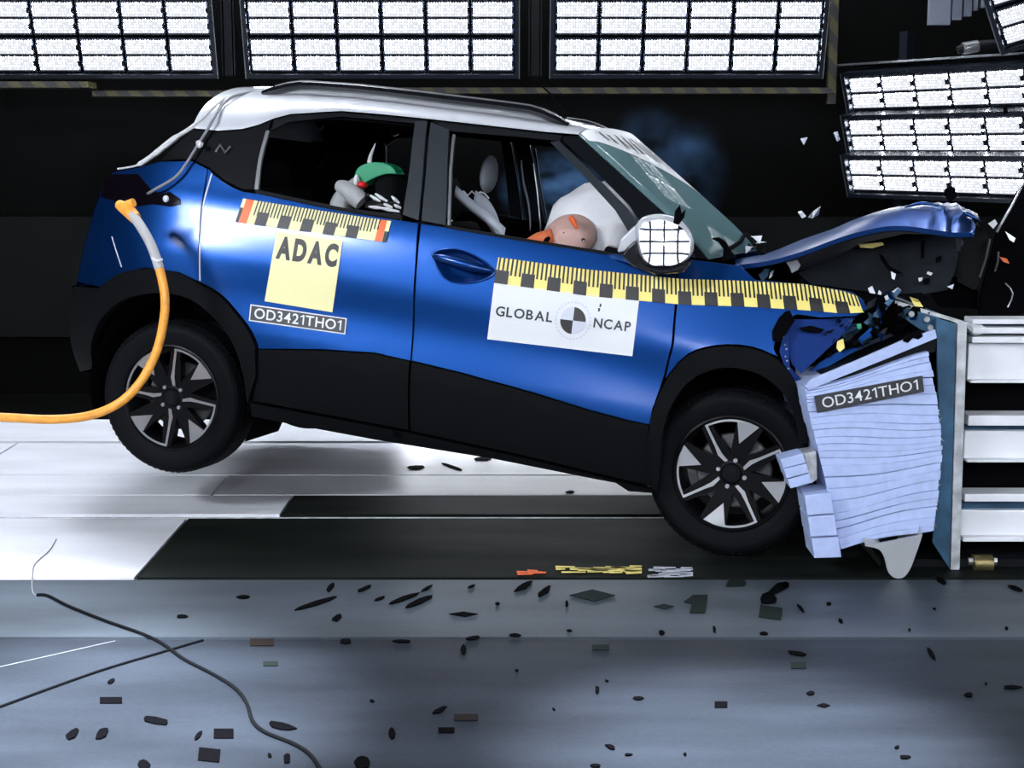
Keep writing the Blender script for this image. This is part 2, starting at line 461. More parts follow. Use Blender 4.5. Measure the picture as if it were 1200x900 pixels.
class Patch:
    """flat film stuck on the car side: top and bottom edges as pixel polylines, u along, v up"""
    def __init__(s, top, bot, surf=None, lift=.004):
        s.top = top; s.bot = bot; s.surf = surf or (lambda px, py, off: S(px, py, off)); s.lift = lift
    def edge(s, P, u):
        L = [0]
        for a, b in zip(P, P[1:]): L.append(L[-1] + math.hypot(b[0] - a[0], b[1] - a[1]))
        d = u * L[-1]
        for i in range(len(P) - 1):
            if d <= L[i + 1] + 1e-9 or i == len(P) - 2:
                t = (d - L[i]) / (L[i + 1] - L[i]); return (P[i][0] + (P[i + 1][0] - P[i][0]) * t, P[i][1] + (P[i + 1][1] - P[i][1]) * t)
    def at(s, u, v, k=0):
        a = s.edge(s.top, u); b = s.edge(s.bot, u)
        return s.surf(b[0] + (a[0] - b[0]) * v, b[1] + (a[1] - b[1]) * v, s.lift + .002 * k)
    def rect(s, mb, u0, v0, u1, v1, k=0, nu=1, nv=1):
        mb.grid([[s.at(u0 + (u1 - u0) * i / nu, v0 + (v1 - v0) * j / nv, k) for i in range(nu + 1)] for j in range(nv + 1)])
    def text(s, mb, body, u0, v0, u1, v1, k=1, bold=0, spacing=1.0):
        vs, fs = text_mesh(body, bold, spacing)
        mb.add([s.at(u0 + (u1 - u0) * x, v0 + (v1 - v0) * y, k) for x, y in vs], fs)
    def disc(s, mb, cu, cv, ru, rv, a0, a1, k=1, n=24, r0=0.0):
        n = max(2, int(n * (a1 - a0) / (2 * math.pi)))
        rows = [[s.at(cu + q * ru * math.cos(a0 + (a1 - a0) * i / n), cv + q * rv * math.sin(a0 + (a1 - a0) * i / n), k) for i in range(n + 1)] for q in (r0, 1)]
        mb.grid(rows)

# ------------------------------------------------------------------ structure: floor, walls, ceiling
def Yof(py): return fl(600, py).y
YB = 9.6
b = MB(); b.box((0, 3.8, -.06), (16, 13.6, .06)); floor = b.build('floor', 'joint'); tag(floor, kind='structure')
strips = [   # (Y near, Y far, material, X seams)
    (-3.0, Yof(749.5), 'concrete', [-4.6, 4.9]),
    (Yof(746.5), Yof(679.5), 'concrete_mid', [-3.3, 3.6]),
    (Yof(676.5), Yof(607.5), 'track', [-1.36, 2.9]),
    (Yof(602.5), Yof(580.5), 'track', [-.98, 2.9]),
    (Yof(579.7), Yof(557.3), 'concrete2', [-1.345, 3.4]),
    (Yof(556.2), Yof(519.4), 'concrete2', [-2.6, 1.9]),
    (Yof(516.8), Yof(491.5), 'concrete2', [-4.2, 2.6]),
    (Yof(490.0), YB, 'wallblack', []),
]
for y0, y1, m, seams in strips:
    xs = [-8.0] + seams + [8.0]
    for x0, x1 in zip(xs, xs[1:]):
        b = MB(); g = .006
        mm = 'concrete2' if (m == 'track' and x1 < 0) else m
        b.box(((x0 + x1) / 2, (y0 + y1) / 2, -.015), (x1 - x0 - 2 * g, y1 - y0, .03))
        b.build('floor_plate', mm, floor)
b = MB()   # slot rail running along the track
b.box((0, (Yof(607.5) + Yof(602.5)) / 2, -.02), (16, .012, .03)); b.build('slot_rail', 'greysteel', floor)
b = MB(); b.box((0, YB + .1, 2.6), (16.2, .2, 5.3)); wb = b.build('wall_back', 'wallblack'); tag(wb, kind='structure')
zt = wp(50, 254, YB).z; zb = wp(50, 394, YB).z
for i, (x0, x1) in enumerate(((-8, -3.4), (-3.4, -.4), (-.4, 2.2), (2.2, 8))):
    b = MB(); b.box(((x0 + x1) / 2, YB - .02, (zt + zb) / 2), (x1 - x0 - .008, .04, zt - zb)); b.build('wall_panel', 'wallgrey', wb)
b = MB(); b.box((-8.1, 3.3, 2.6), (.2, 12.6, 5.3)); tag(b.build('wall_left', 'wallblack'), kind='structure')
b = MB(); b.box((8.1, 3.3, 2.6), (.2, 12.6, 5.3)); tag(b.build('wall_right', 'wallblack'), kind='structure')
b = MB(); b.box((0, -3.1, 2.6), (16.2, .2, 5.3)); tag(b.build('wall_front', 'wallblack'), kind='structure')
b = MB(); b.box((0, 3.3, 5.35), (16.4, 13, .2)); tag(b.build('ceiling', 'wallblack'), kind='structure')

# ------------------------------------------------------------------ LED light panels
MW, MH, PX, PZ = .238, .196, .252, .212
def shared(name, mb, m, smooth=False):
    o = mb.build(name, m, None, smooth); me = o.data; bpy.data.objects.remove(o); return me
hb = MB()
hb.box((0, .03, 0), (MW, .05, MH)); hb.box((0, .002, 0), (MW, .012, .008))
for sx in (-1, 1): hb.box((sx * (MW / 2 - .004), -.004, .045), (.012, .02, .03)); hb.box((sx * (MW / 2 - .004), -.004, -.045), (.012, .02, .03))
HOUSING = shared('housing', hb, 'frame')
lb = MB(); lb.box((0, -.001, 0), (.214, .012, .075)); LENS = lb
LENSES = {k: shared('lens', LENS, k) for k in ('led_back', 'led_side')}
def inst(name, me, parent, loc):
    o = bpy.data.objects.new(name, me); COL.objects.link(o); o.parent = parent; o.location = loc; return o
def light_panel(loc, rot, cols, rows, lens, label, group=None, detailed=True, name='light_panel'):
    root = empty(name, loc, rot); tag(root, label, 'lamp', group)
    w = cols * PX; h = rows * PZ
    f = MB()
    t = .022
    for sx in (-1, 1): f.box((sx * (w / 2 + t / 2), .015, 0), (t, .09, h + 2 * t))
    for sz in (-1, 1): f.box((0, .015, sz * (h / 2 + t / 2)), (w, .09, t))
    f.build('frame', 'frame', root)
    for sx in (-1, 1):
        e = MB(); e.box((sx * (w / 2 + t + .003), -.028, 0), (.006, .006, h + 2 * t)); e.build('edge_strip', 'framelight', root)
    bk = MB(); bk.box((0, .075, 0), (w + .04, .02, h + .04)); bk.build('back_plate', 'frame', root)
    L = MB()
    for i in range(cols):
        for j in range(rows):
            x = (i - (cols - 1) / 2) * PX; z = (j - (rows - 1) / 2) * PZ
            if detailed:
                md = inst('led_module', HOUSING, root, (x, 0, z))
                for s in (-1, 1): inst('lens', LENSES[lens], md, (0, 0, s * .047))
            else:
                for s in (-1, 1): L.box((x, -.001, z + s * .045), (.208, .012, .080))
    if not detailed: tag(L.build('led_lens', lens, root), kind='stuff')
    return root
tl = math.radians(18)
G1 = 'LED floodlight panels along the back wall'
YL = 8.9
for pc, lab in ((91, 'tilted LED floodlight panel on the back wall at the far left, above the tailgate'),
                (447, 'tilted LED floodlight panel on the back wall directly above the car roof'),
                (806, 'tilted LED floodlight panel on the back wall above the windscreen and open bonnet')):
    p = light_panel(wp(pc, 43, YL), (tl, 0, 0), 6, 2, 'led_back', lab, G1)
    b = MB()
    for sx in (-.5, .5): b.box((sx, .36, .02), (.05, .56, .05))
    b.build('bracket', 'frame', p)
for px0, lab in ((269, 'dark vertical post between the first and second back wall light panels'), (627, 'dark vertical post between the second and third back wall light panels')):
    c = wp(px0, 60, 9.1)
    b = MB(); b.box((c.x, 9.1, 3.6), (.045, .08, 3.3)); b.box((c.x - .035, 9.08, 3.6), (.008, .05, 3.3)); b.box((c.x + .035, 9.08, 3.6), (.008, .05, 3.3))
    tag(b.build('lamp_post', 'dark'), lab, 'post')
# hazard-striped beam under the panels
def stripe_mat():
    m = mat('hazard_stripes', (.1, .1, .1), .6)
    nt = m.node_tree; bs = nt.nodes['Principled BSDF']
    tc = nt.nodes.new('ShaderNodeTexCoord'); sx = nt.nodes.new('ShaderNodeSeparateXYZ')
    a = nt.nodes.new('ShaderNodeMath'); a.operation = 'MULTIPLY_ADD'; a.inputs[1].default_value = .8
    nt.links.new(tc.outputs['Object'], sx.inputs[0]); nt.links.new(sx.outputs['Z'], a.inputs[0]); nt.links.new(sx.outputs['X'], a.inputs[2])
    d = nt.nodes.new('ShaderNodeMath'); d.operation = 'PINGPONG'; d.inputs[1].default_value = .067
    nt.links.new(a.outputs[0], d.inputs[0])
    g = nt.nodes.new('ShaderNodeMath'); g.operation = 'GREATER_THAN'; g.inputs[1].default_value = .034
    nt.links.new(d.outputs[0], g.inputs[0])
    mx = nt.nodes.new('ShaderNodeMix'); mx.data_type = 'RGBA'; mx.inputs['A'].default_value = (.004, .004, .004, 1); mx.inputs['B'].default_value = (.035, .030, .004, 1)
    nt.links.new(g.outputs[0], mx.inputs['Factor']); nt.links.new(mx.outputs['Result'], bs.inputs['Base Color'])
    return m
M['hazard'] = stripe_mat()
for (xa, ya, xb, yb, Y) in ((-60, 99, 102, 99, 8.75), (108, 110, 300, 109, 9.2), (280, 108, 980, 104, 9.2)):
    A = wp(xa, ya, Y); B_ = wp(xb, yb, Y); z = (A.z + B_.z) / 2
    b = MB(); b.box(((A.x + B_.x) / 2, Y + .1, z), (B_.x - A.x, .2, .034))
    o = b.build('trim_1', 'hazard'); tag(o, kind='structure')
A = wp(978, 40, 9.2)
b = MB(); b.box((A.x, 9.25, A.z + .1), (.05, .05, 1.0)); tag(b.build('trim_2', 'hazard'), kind='structure')
# side cluster at the right, turned toward the impact
yaw = -math.radians(58)
for py, lab in ((110, 'topmost of three angled LED panels stacked behind the crumpled bonnet'),
                (159, 'middle of three angled LED panels stacked behind the crumpled bonnet'),
                (205, 'lowest of three angled LED panels stacked behind the crumpled bonnet')):
    P0 = wp(992, py, 9.15)
    c = P0 + Matrix.Rotation(yaw, 3, 'Z') @ Vector((.79, 0, 0))
    light_panel(c, (math.radians(16), 0, yaw), 6, 1, 'led_side', lab, 'LED panels stacked on the right')
c = wp(992, 155, 9.15) + Matrix.Rotation(yaw, 3, 'Z') @ Vector((.79, .22, 0))
st = empty('lamp_stand', (c.x, c.y, 0), (0, 0, yaw)); tag(st, 'dark steel stand carrying the three stacked LED panels on the right', 'stand')
b = MB()
for sx in (-.55, .55): b.box((sx, 0, 1.1), (.06, .06, 2.2))
b.build('upright', 'frame', st)
b = MB(); ztop = wp(992, 76, 9.15).z
b.box((.0, -.1, ztop), (1.7, .3, .012)); b.build('top_rail', 'framelight', st)
b = MB()
for py in (110, 159, 205): b.box((0, -.09, wp(992, py, 9.15).z), (1.4, .1, .04))
for sx in (-.55, .55): b.box((sx, 0, .02), (.12, .6, .04))
b.build('crossbar', 'frame', st)
# curtain of steel profiles and the lamp at the top right corner
cu = empty('hanging_cladding', (0, 0, 0)); tag(cu, 'pale grey vertical steel profiles hanging from above at the top right corner', 'cladding')
for i, (x0, x1, yb) in enumerate(((1088, 1114, 29), (1115, 1128, 23), (1129, 1139, 19), (1140, 1147, 12), (1149, 1154, 9), (1156, 1162, 6))):
    a = wp(x0, yb, 8.4); c_ = wp(x1, yb, 8.4)
    b = MB(); b.box(((a.x + c_.x) / 2, 8.42 + .01 * (i % 2), (a.z + 5.2) / 2), (c_.x - a.x - .008, .05, 5.2 - a.z)); b.build('steel_profile', 'curtain', cu)
cl_ = wp(1193, 2, 7.9)
light_panel(cl_, (math.radians(22), math.radians(-14), -math.radians(35)), 1, 2, 'led_side', 'small tilted LED lamp in the very top right corner')
pp = [wp(1122, 59, 8.2), wp(1128, 57, 8.2), wp(1146, 54, 8.2), wp(1260, 44, 8.1)]
b = MB(); b.tube(pp, [.02, .025, .028, .028], 12); 
pr = b.build('overhead_pipe', 'dark', None, 'auto'); tag(pr, 'dark horizontal pipe above the stacked LED panels at the right', 'pipe')
b = MB(); b.tube([pp[1], pp[2]], .032, 12); b.build('pipe_collar', 'framelight', pr, 'auto')
# the hall's other floodlights: camera side and overhead, plus an added low one
def aim(loc, target):
    d = (Vector(target) - Vector(loc)).normalized()
    return d.to_track_quat('-Y', 'Z').to_euler()
KEYS = [((-4.4, 1.9, 3.8), (-.4, 6.3, .5), 5, 4, 'floodlight panel on the camera side, left of the track'),
        ((-2.0, -1.9, 2.75), (-.4, 6.3, .9), 8, 6, 'floodlight panel behind the camera, left of the middle'),
        ((1.9, -1.9, 2.75), (.3, 6.3, .9), 8, 6, 'floodlight panel behind the camera, right of the middle'),
        ((4.9, 1.0, 2.9), (1.2, 6.0, .5), 6, 3, 'floodlight panel on the camera side, right of the track'),
        ((-1.9, 8.1, 4.5), (-2.1, 7.9, 0), 9, 3, 'floodlight panel hanging over the rear of the car'),
        ((1.6, 8.1, 4.5), (1.5, 7.9, 0), 7, 2, 'floodlight panel hanging over the barrier')]
KEYS.append(((.10, 8.75, .27), (.10, 7.6, -.05), 6, 1, 'low fill floodlight panel added on the floor behind the car'))  # unseen panel, added to brighten the floor under the car
for loc, tg, c, r, lab in KEYS:
    p = light_panel(loc, aim(loc, tg), c, r, 'led_fill' if loc[2] < 1 else ('led_rear' if loc[1] < 0 else ('led_strong' if loc[0] < -4 else 'led_key')), lab, None, False, 'floodlight_panel')
    q = Vector((0, .09, 0)); q.rotate(p.rotation_euler)
    if loc[2] < 1:
        b = MB(); b.box((0, .12, -.15), (1.4, .12, .26)); b.build('foot', 'frame', p); continue
    b = MB(); b.tube([(0, .08, 0), p.rotation_euler.to_matrix().transposed() @ (Vector((loc[0] + q.x, loc[1] + q.y, 5.26)) - Vector(loc))], .025, 8); b.build('hanger', 'frame', p)

# unseen ceiling spotlights, added to brighten patches of the near floor
for loc, tg, en, ang, lab in (((-1.9, 3.6, 5.0), (-1.95, 4.6, 0), 7000, 26, 'added ceiling spotlight brightening the near floor at the left'),
                              ((-1.6, 1.8, 5.0), (-1.15, 3.95, 0), 27000, 18, 'added ceiling spotlight brightening the lower left of the near floor'),
                              ((.75, 2.6, 5.0), (.62, 3.75, 0), 17000, 17, 'added ceiling spotlight brightening the near floor at the right')):
    r_ = aim(loc, tg); root = empty('fill_spotlight', loc, r_); tag(root, lab, 'lamp')
    b = MB(); b.lathe_y([(.0, .0), (.09, .0), (.10, -.02), (.10, -.16), (.092, -.16), (.088, -.03), (0, -.03)], 24); b.build('fill_spot_can', 'frame', root, 'auto')
    b = MB(); b.tube([(0, 0, 0), root.rotation_euler.to_matrix().transposed() @ Vector((0, 0, .26))], .02, 8); b.build('hanger', 'frame', root)
    ld = bpy.data.lights.new('fill_spot', 'SPOT'); ld.energy = en; ld.spot_size = math.radians(ang); ld.spot_blend = .9; ld.shadow_soft_size = .08; ld.color = (.88, .92, 1)
    lo = bpy.data.objects.new('fill_spot', ld); COL.objects.link(lo); lo.parent = root; lo.location = (0, -.05, 0); lo.rotation_euler = (-math.pi / 2, 0, 0)
# ------------------------------------------------------------------ the car
CAR = empty('car', CAR_T, CAR_R.to_euler())
tag(CAR, 'blue compact hatchback with a white roof, its front crushed into the test barrier', 'car')
# --- side panels (pixel outlines laid on the body surface)
clad_r = [(303, 408.5), (330, 409.5), (380, 410), (440, 414), (481, 422.5)]
clad_f = [(482, 423), (540, 437), (620, 459), (690, 480.5), (735, 492.5), (761, 497.5)]
belt_r = sp2([(244, 198), (262, 213), (283, 223.5), (300, 226)], 3) + [(350, 236.5), (400, 247), (491, 261)]
arch_ro = [(303, 408.5), (295, 389), (277, 364), (257, 344), (234, 331)]
both('rear_door', SX(belt_r + [(488, 300), (481, 422.5)] + clad_r[::-1] + sp2(arch_ro, 3) + [(233, 290)] + sp2([(236, 245), (244, 198)], 2)), 'paint', CAR)
rear_edge = [(-1.800, .62), (-1.795, .73), (-1.752, .87), (-1.70, 1.05), (-1.655, 1.115)]
both('quarter_panel', SX([(244, 198), (236, 245), (233, 290), (234, 331), (210, 319.5), (170, 314), (140, 321), (118, 337)]) + rear_edge
     + SX([(160, 196.5), (187, 189), (225, 188)]), 'paint', CAR)
HANDLE = sp2([(507, 299), (514, 294), (535, 292), (560, 301), (579, 318), (566, 328), (540, 332), (520, 324), (507, 299)], 3)[:-1]
both('front_door', SX([(493, 261.5), (530, 267), (600, 279), (700, 295), (740, 302), (793, 309), (792, 352), (788, 402), (779, 440), (765, 480), (761, 497.5)]
     + clad_f[::-1] + [(489, 300)]), 'paint', CAR, hole=SX(HANDLE))
both('front_wing', SX([(794, 309), (808, 303), (868, 311), (885, 327), (940, 332), (998, 341), (1012, 351), (1017, 362), (1003, 371), (962, 373), (934, 369), (921, 377),
     (912, 390), (907, 408), (912, 418)] + sp2([(912, 419), (880, 406.5), (840, 405), (806, 415.5), (779, 445)], 3) + [(789, 402), (793, 352)]), 'paint', CAR)
both('rear_door_cladding', SX(clad_r + [(480, 504.5), (296, 470), (302, 440)]), 'clad', CAR, off=.006)
both('front_door_cladding', SX(clad_f + [(760, 530), (766, 571), (620, 535.5), (481, 505)]), 'clad', CAR, off=.006)
both('sill', SX([(294, 471.5), (480, 506.5), (620, 537.5), (766, 573.5), (764, 578), (737, 576), (722, 566), (700, 562), (580, 538), (440, 515.5), (330, 495), (296, 488)]), 'clad', CAR, off=.012, thick=.06)
both('rear_wheel_arch', SX([(294, 471), (303, 440), (302, 409)] + sp2(arch_ro + [(210, 319.5), (170, 314), (140, 321), (118, 337)], 3)) + [(-1.81, .60), (-1.815, .50), (-1.80, .36), (-1.735, .235)]
     + SX(sp2([(113, 432), (110, 408), (116, 385), (128, 367), (152, 350), (190, 344), (225, 351), (255, 375), (276, 405), (287, 440), (291, 471)], 3)), 'clad', CAR, off=.022, thick=.05)
both('front_wheel_arch', SX(sp2([(764, 572), (759, 530), (762, 497), (766, 480), (780, 446), (806, 416), (840, 405.5), (880, 407), (912, 420), (934, 450), (946, 485), (948, 520)], 3)
     + sp2([(936, 520), (931, 487), (915, 458), (888, 438), (850, 431), (815, 443), (793, 467), (780, 500), (776, 540), (772, 577)], 3)), 'clad', CAR, off=.024, thick=.05)
# pillars and window frames
both('c_pillar', SX([(226, 151), (255, 154), (284, 152), (303, 147), (319, 140), (315, 152), (304, 190), (300, 223)] + [(283, 222), (262, 211.5), (245, 197), (225, 187), (187, 188)])
     , 'pillarblack', CAR)
both('window_rail', SX([(320, 139.5), (340, 134.5), (400, 131), (501, 140), (487, 145.5), (400, 137), (338, 143.5), (316, 154)]), 'dark', CAR, off=-.004)
both('window_channel', SX(sp2([(316, 153), (307, 187), (303, 222)], 3) + sp2([(298.5, 222), (303, 187), (312, 153)], 3)), 'framelight', CAR, off=.003, gap=0)
both('b_pillar', SX([(486, 141), (501.5, 141), (496.5, 200), (491, 259.5), (471, 252), (479, 200)]), 'satin', CAR)
both('b_pillar', SX([(504, 142), (527, 151), (525, 200), (523, 264.5), (493, 259.5), (498.5, 200)]), 'satin', CAR)
both('window_rail', SX([(505, 141), (600, 151), (660, 158), (655, 166), (600, 160.5), (528, 154.5)]), 'dark', CAR, off=-.004)
both('window_channel', SX([(530, 157), (533, 158), (529, 200), (527, 264), (524, 264), (526, 200)]), 'framelight', CAR, off=-.004, gap=0)
both('window_frame', SX([(643, 166), (655, 164), (690, 197), (735, 243), (757, 275), (763, 300), (738, 301), (735, 296), (741, 281), (720, 247), (680, 203)]), 'satin', CAR, off=-.002)
both('a_pillar', SX([(661, 158.5), (678, 158.5), (742, 216), (800, 269), (820, 291), (832, 305), (806, 302), (765, 300), (759, 275), (737, 242), (692, 196), (657, 164)]), 'gloss', CAR)
both('belt_seal', SX([(300, 222), (400, 243), (471, 252.5), (471, 257), (400, 247), (300, 226)]), 'dark', CAR, off=.006, gap=0)
both('belt_seal', SX([(523, 264), (600, 277), (700, 293), (737, 299), (737, 302), (700, 296.5), (600, 280.5), (523, 267)]), 'dark', CAR, off=.006, gap=0)
# --- roof
ROOF = SX([(226, 150), (255, 153), (284, 151), (303, 146), (320, 139), (340, 133.5), (400, 130), (450, 134), (500, 139), (550, 144.5), (600, 150), (640, 154.5), (678, 157.5)])
CROWN = [(-1.45, 1.52), (-1.36, 1.545), (-1.1, 1.578), (-.7, 1.592), (-.2, 1.594), (.1, 1.588), (.3, 1.562), (.4, 1.54)]
rows = []
for x, z in ROOF:
    w = W(x, z); zc = interp(CROWN, x); r = []
    for k in range(33):
        t = -1 + 2 * k / 32
        t = math.sin(t * math.pi / 2)
        hgt = (1 - abs(t) ** 2.6) ** .62
        bow = .05 * (1 - t * t)
        xx = x + (bow if x > .2 else (-.03 * (1 - t * t) if x < -1.3 else 0))
        r.append((xx, t * w, z + (zc - z) * hgt))
    rows.append(r)
b = MB(); b.grid(rows)
b.grid([[(x, y, z) for x, y, z in rows[0]], [(x + .02, y * .97, ROOF[0][1] + .0) for x, y, z in rows[0]]])
roof_ob = b.build('roof', 'white', CAR, 'auto')
b = MB(); b.grid([[(x, y * .985, z - .035) for x, y, z in r] for r in rows]); b.build('headliner', 'black', CAR, True)
def roof_z(x, y):
    for i in range(len(ROOF) - 1):
        if ROOF[i][0] <= x <= ROOF[i + 1][0] or i == len(ROOF) - 2:
            t = (x - ROOF[i][0]) / (ROOF[i + 1][0] - ROOF[i][0]); z = ROOF[i][1] + (ROOF[i + 1][1] - ROOF[i][1]) * t; break
    w = W(x, z); return z + (interp(CROWN, x) - z) * (1 - min(1, abs(y) / w) ** 2.6) ** .62
for s in (-1, 1):
    pts = []
    for k in range(25):
        x = -1.10 + 1.34 * k / 24; y = s * (.50 - .02 * abs(x + .3))
        lift = .034 * min(1, k / 2.5, (24 - k) / 2.5)
        pts.append(Vector((x, y, roof_z(x, y) + lift)))
    b = MB(); b.tube(pts, [.012 if k in (0, 24) else .02 for k in range(25)], 8)
    rl = b.build('roof_rail', 'gloss', CAR, 'auto')
    b = MB(); b.tube([p + Vector((0, s * .002, .016)) for p in pts[1:-1]], .007, 6); b.build('rail_trim', 'alloy', rl, 'auto')
b = MB(); b.tube([(.10, 0, roof_z(.1, 0)), (.02, 0, roof_z(0, 0) + .09), (-.08, 0, roof_z(0, 0) + .16)], [.012, .005, .003], 6); b.build('aerial', 'black', CAR, 'auto')
# --- windscreen
A_ = [S(*q) for q in ((678, 158), (710, 187), (742, 216), (772, 243), (800, 269), (820, 291), (830, 304))]
WSR = []
for i, p in enumerate(A_):
    r = []
    for k in range(21):
        t = -1 + k / 10
        f_ = (i / 6) ** .75; hg = (1 - abs(t) ** 2.6) ** .62 * (interp(CROWN, A_[0].x) - A_[0].z)
        r.append(Vector((p.x + .055 * (1 - t * t), t * (-p.y) * .995, p.z + (1 - f_) * hg + f_ * .02 * (1 - t * t))))
    WSR.append(r)
b = MB(); b.grid(WSR); b.build('windscreen', 'crazed', CAR, True, solid=.005, fix=True)
def ws(u, v, k):     # u across from the near side, v down from the roof
    i = min(int(v * 6), 5); a = v * 6 - i; j = min(int(u * 20), 19); c = u * 20 - j
    p = (WSR[i][j] * (1 - c) + WSR[i][j + 1] * c) * (1 - a) + (WSR[i + 1][j] * (1 - c) + WSR[i + 1][j + 1] * c) * a
    return p + Vector((.6, 0, .8)) * (.004 + .0015 * k)
b = MB(); b.grid([[ws(.01 + .97 * i / 24, (.05 + .47 * (i / 24) ** .9) * j / 6, 0) for i in range(25)] for j in range(7)])
bn = b.build('windscreen_banner', 'sticker', CAR, True)
# illegible strokes of the big lettering, foreshortened
b = MB(); rnd = random.Random(3)
for i in range(13):
    u = .10 + i * .064; top = .05 + .47 * u ** .9
    for seg in range(rnd.choice((2, 3))):
        u0 = u + rnd.uniform(0, .035); v0 = top * rnd.uniform(.2, .35); u1 = u + rnd.uniform(0, .04); v1 = top * rnd.uniform(.65, .8)
        b.grid([[ws(u0, v0, 1), ws(u0 + .012, v0, 1)], [ws(u1, v1, 1), ws(u1 + .012, v1, 1)]])
tag(b.build('banner_lettering', 'ink', bn), kind='stuff')
b = MB(); b.box((.94, 0, 1.05), (.02, 1.30, .02)); b.build('scuttle', 'dark', CAR)
for (u0, v0, u1, v1) in ((.16, .97, .62, .80), (.60, .97, .93, .78)):
    b = MB(); b.tube([ws(u0, v0, 12), ws((u0 + u1) / 2, (v0 + v1) / 2, 10), ws(u1, v1, 8)], .009, 6); b.build('wiper', 'black', CAR, 'auto')
# --- rear end
RX = [(.22, -1.70), (.30, -1.745), (.42, -1.775), (.56, -1.80), (.74, -1.795), (.88, -1.75), (1.05, -1.70), (1.13, -1.655), (1.20, -1.58), (1.335, -1.425), (1.36, -1.41)]
RX = [p for p in RX if p[0] < 1.11] + sorted([(z, x) for x, z in SX([(160, 196.5), (187, 188), (206, 170), (226, 151)])])
def rear_grid(z0, z1, m, name, out=0.0, n=6):
    rows = []
    for j in range(n + 1):
        z = z0 + (z1 - z0) * j / n; x = interp(RX, z); w = W(x, z) - .003
        rows.append([(x - out - .06 * (1 - (t / 10) ** 2), t / 10 * w, z) for t in range(-10, 11)])
    b = MB(); b.grid(rows)
    b.grid([[rows[0][i], (rows[0][i][0] + .03, rows[0][i][1], rows[0][i][2])] for i in range(21)])
    return b.build(name, m, CAR, 'auto')
rear_grid(.24, .60, 'clad', 'rear_bumper', .02)
tg = rear_grid(.606, 1.10, 'paint', 'tailgate', 0, 10)
rear_grid(1.106, RX[-1][0] + .012, 'black', 'rear_window', -.05)
for s in (-1, 1):
    pts = [(-1.690, 1.085), (-1.655, 1.105)] + SX([(163, 203), (178, 221), (187, 226), (200, 224), (212, 232), (213, 240), (200, 243), (180, 240), (158, 243)]) + [(-1.70, 1.00)]
    panel('tail_lamp', pts, 'lamp_red', CAR, off=.006, side=s)
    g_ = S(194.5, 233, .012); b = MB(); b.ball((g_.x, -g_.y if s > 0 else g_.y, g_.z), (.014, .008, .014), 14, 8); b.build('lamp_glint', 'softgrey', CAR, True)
panel('fuel_flap', sp2([(-1.16, .84), (-1.04, .86), (-1.03, .96), (-1.15, .95), (-1.16, .84)], 2)[:-1], 'paint', CAR, side=1, off=.004)
panel('seam_highlight', SX([(130.5, 277), (142, 313), (143.2, 313), (131.7, 277)]), 'softgrey', CAR, off=.002, gap=0, thick=.004)  # bumper joint drawn as a pale strip, its highlight put into the colour
panel('door_edge_highlight', SX([(249, 203), (239, 240), (235.2, 290), (235.2, 329), (233.6, 329), (233.4, 290), (237.2, 240), (247.5, 203)]), 'softgrey', CAR, off=.001, gap=0, thick=.004)  # pale strip painted in for the light caught by the door edge
# upper rear door grip hidden in the pillar
hp = [S(253, 178, .006), S(258, 170, .012), S(264, 179, .012), S(270, 172, .006)]
b = MB(); b.tube(hp, .006, 8); b.build('pillar_handle', 'framelight', CAR, 'auto')
b = MB(); b.tube([S(114, 240, .03) if False else cl(133, 232, -.6), cl(141, 235, -.62), cl(138, 246, -.62)], .014, 8); b.build('tow_bracket', 'steel', CAR, 'auto')
b = MB(); b.tube([cl(127, 247, -.55), cl(136, 252, -.6)], .012, 8); b.build('tow_bracket', 'steel', CAR, 'auto')
# --- door handle of the front door
hc = sp2([(507, 299), (514, 294), (535, 292), (560, 301), (579, 318), (566, 328), (540, 332), (520, 324), (507, 299)], 3)[:-1]
cup = SX(hc)
b = MB()
ctr = Vector((sum(p[0] for p in cup) / len(cup), 0, sum(p[1] for p in cup) / len(cup)))
rings = []
for q, d in ((1.06, -.001), (1.02, .004), (.97, .001), (.88, -.016), (.6, -.034), (.1, -.038)):
    rr = []
    for (x, z) in cup + cup[:1]:
        X = ctr.x + (x - ctr.x) * q; Z = ctr.z + (z - ctr.z) * q
        rr.append((X, -(W(X, Z) + .002 + d + (.03 if d < -.01 else 0) * 0), Z))
    rings.append(rr)
b = MB(); b.grid([[(x, y - .002, z) for x, y, z in r] for r in rings]); hcup = b.build('door_handle', 'paint', CAR, True)
gp = smooth_path([S(508, 300, .004), S(520, 303, .016), S(545, 310, .020), S(565, 315, .014), S(579, 318, .002)], 4)
b = MB(); b.tube(gp, [.007 + .013 * math.sin(math.pi * i / (len(gp) - 1)) for i in range(len(gp))], 10); b.build('grip', 'paint', hcup, True)
b = MB(); b.ball(S(513, 302, .014), (.008, .004, .008), 12, 8); b.build('lock_button', 'chrome', hcup, True)
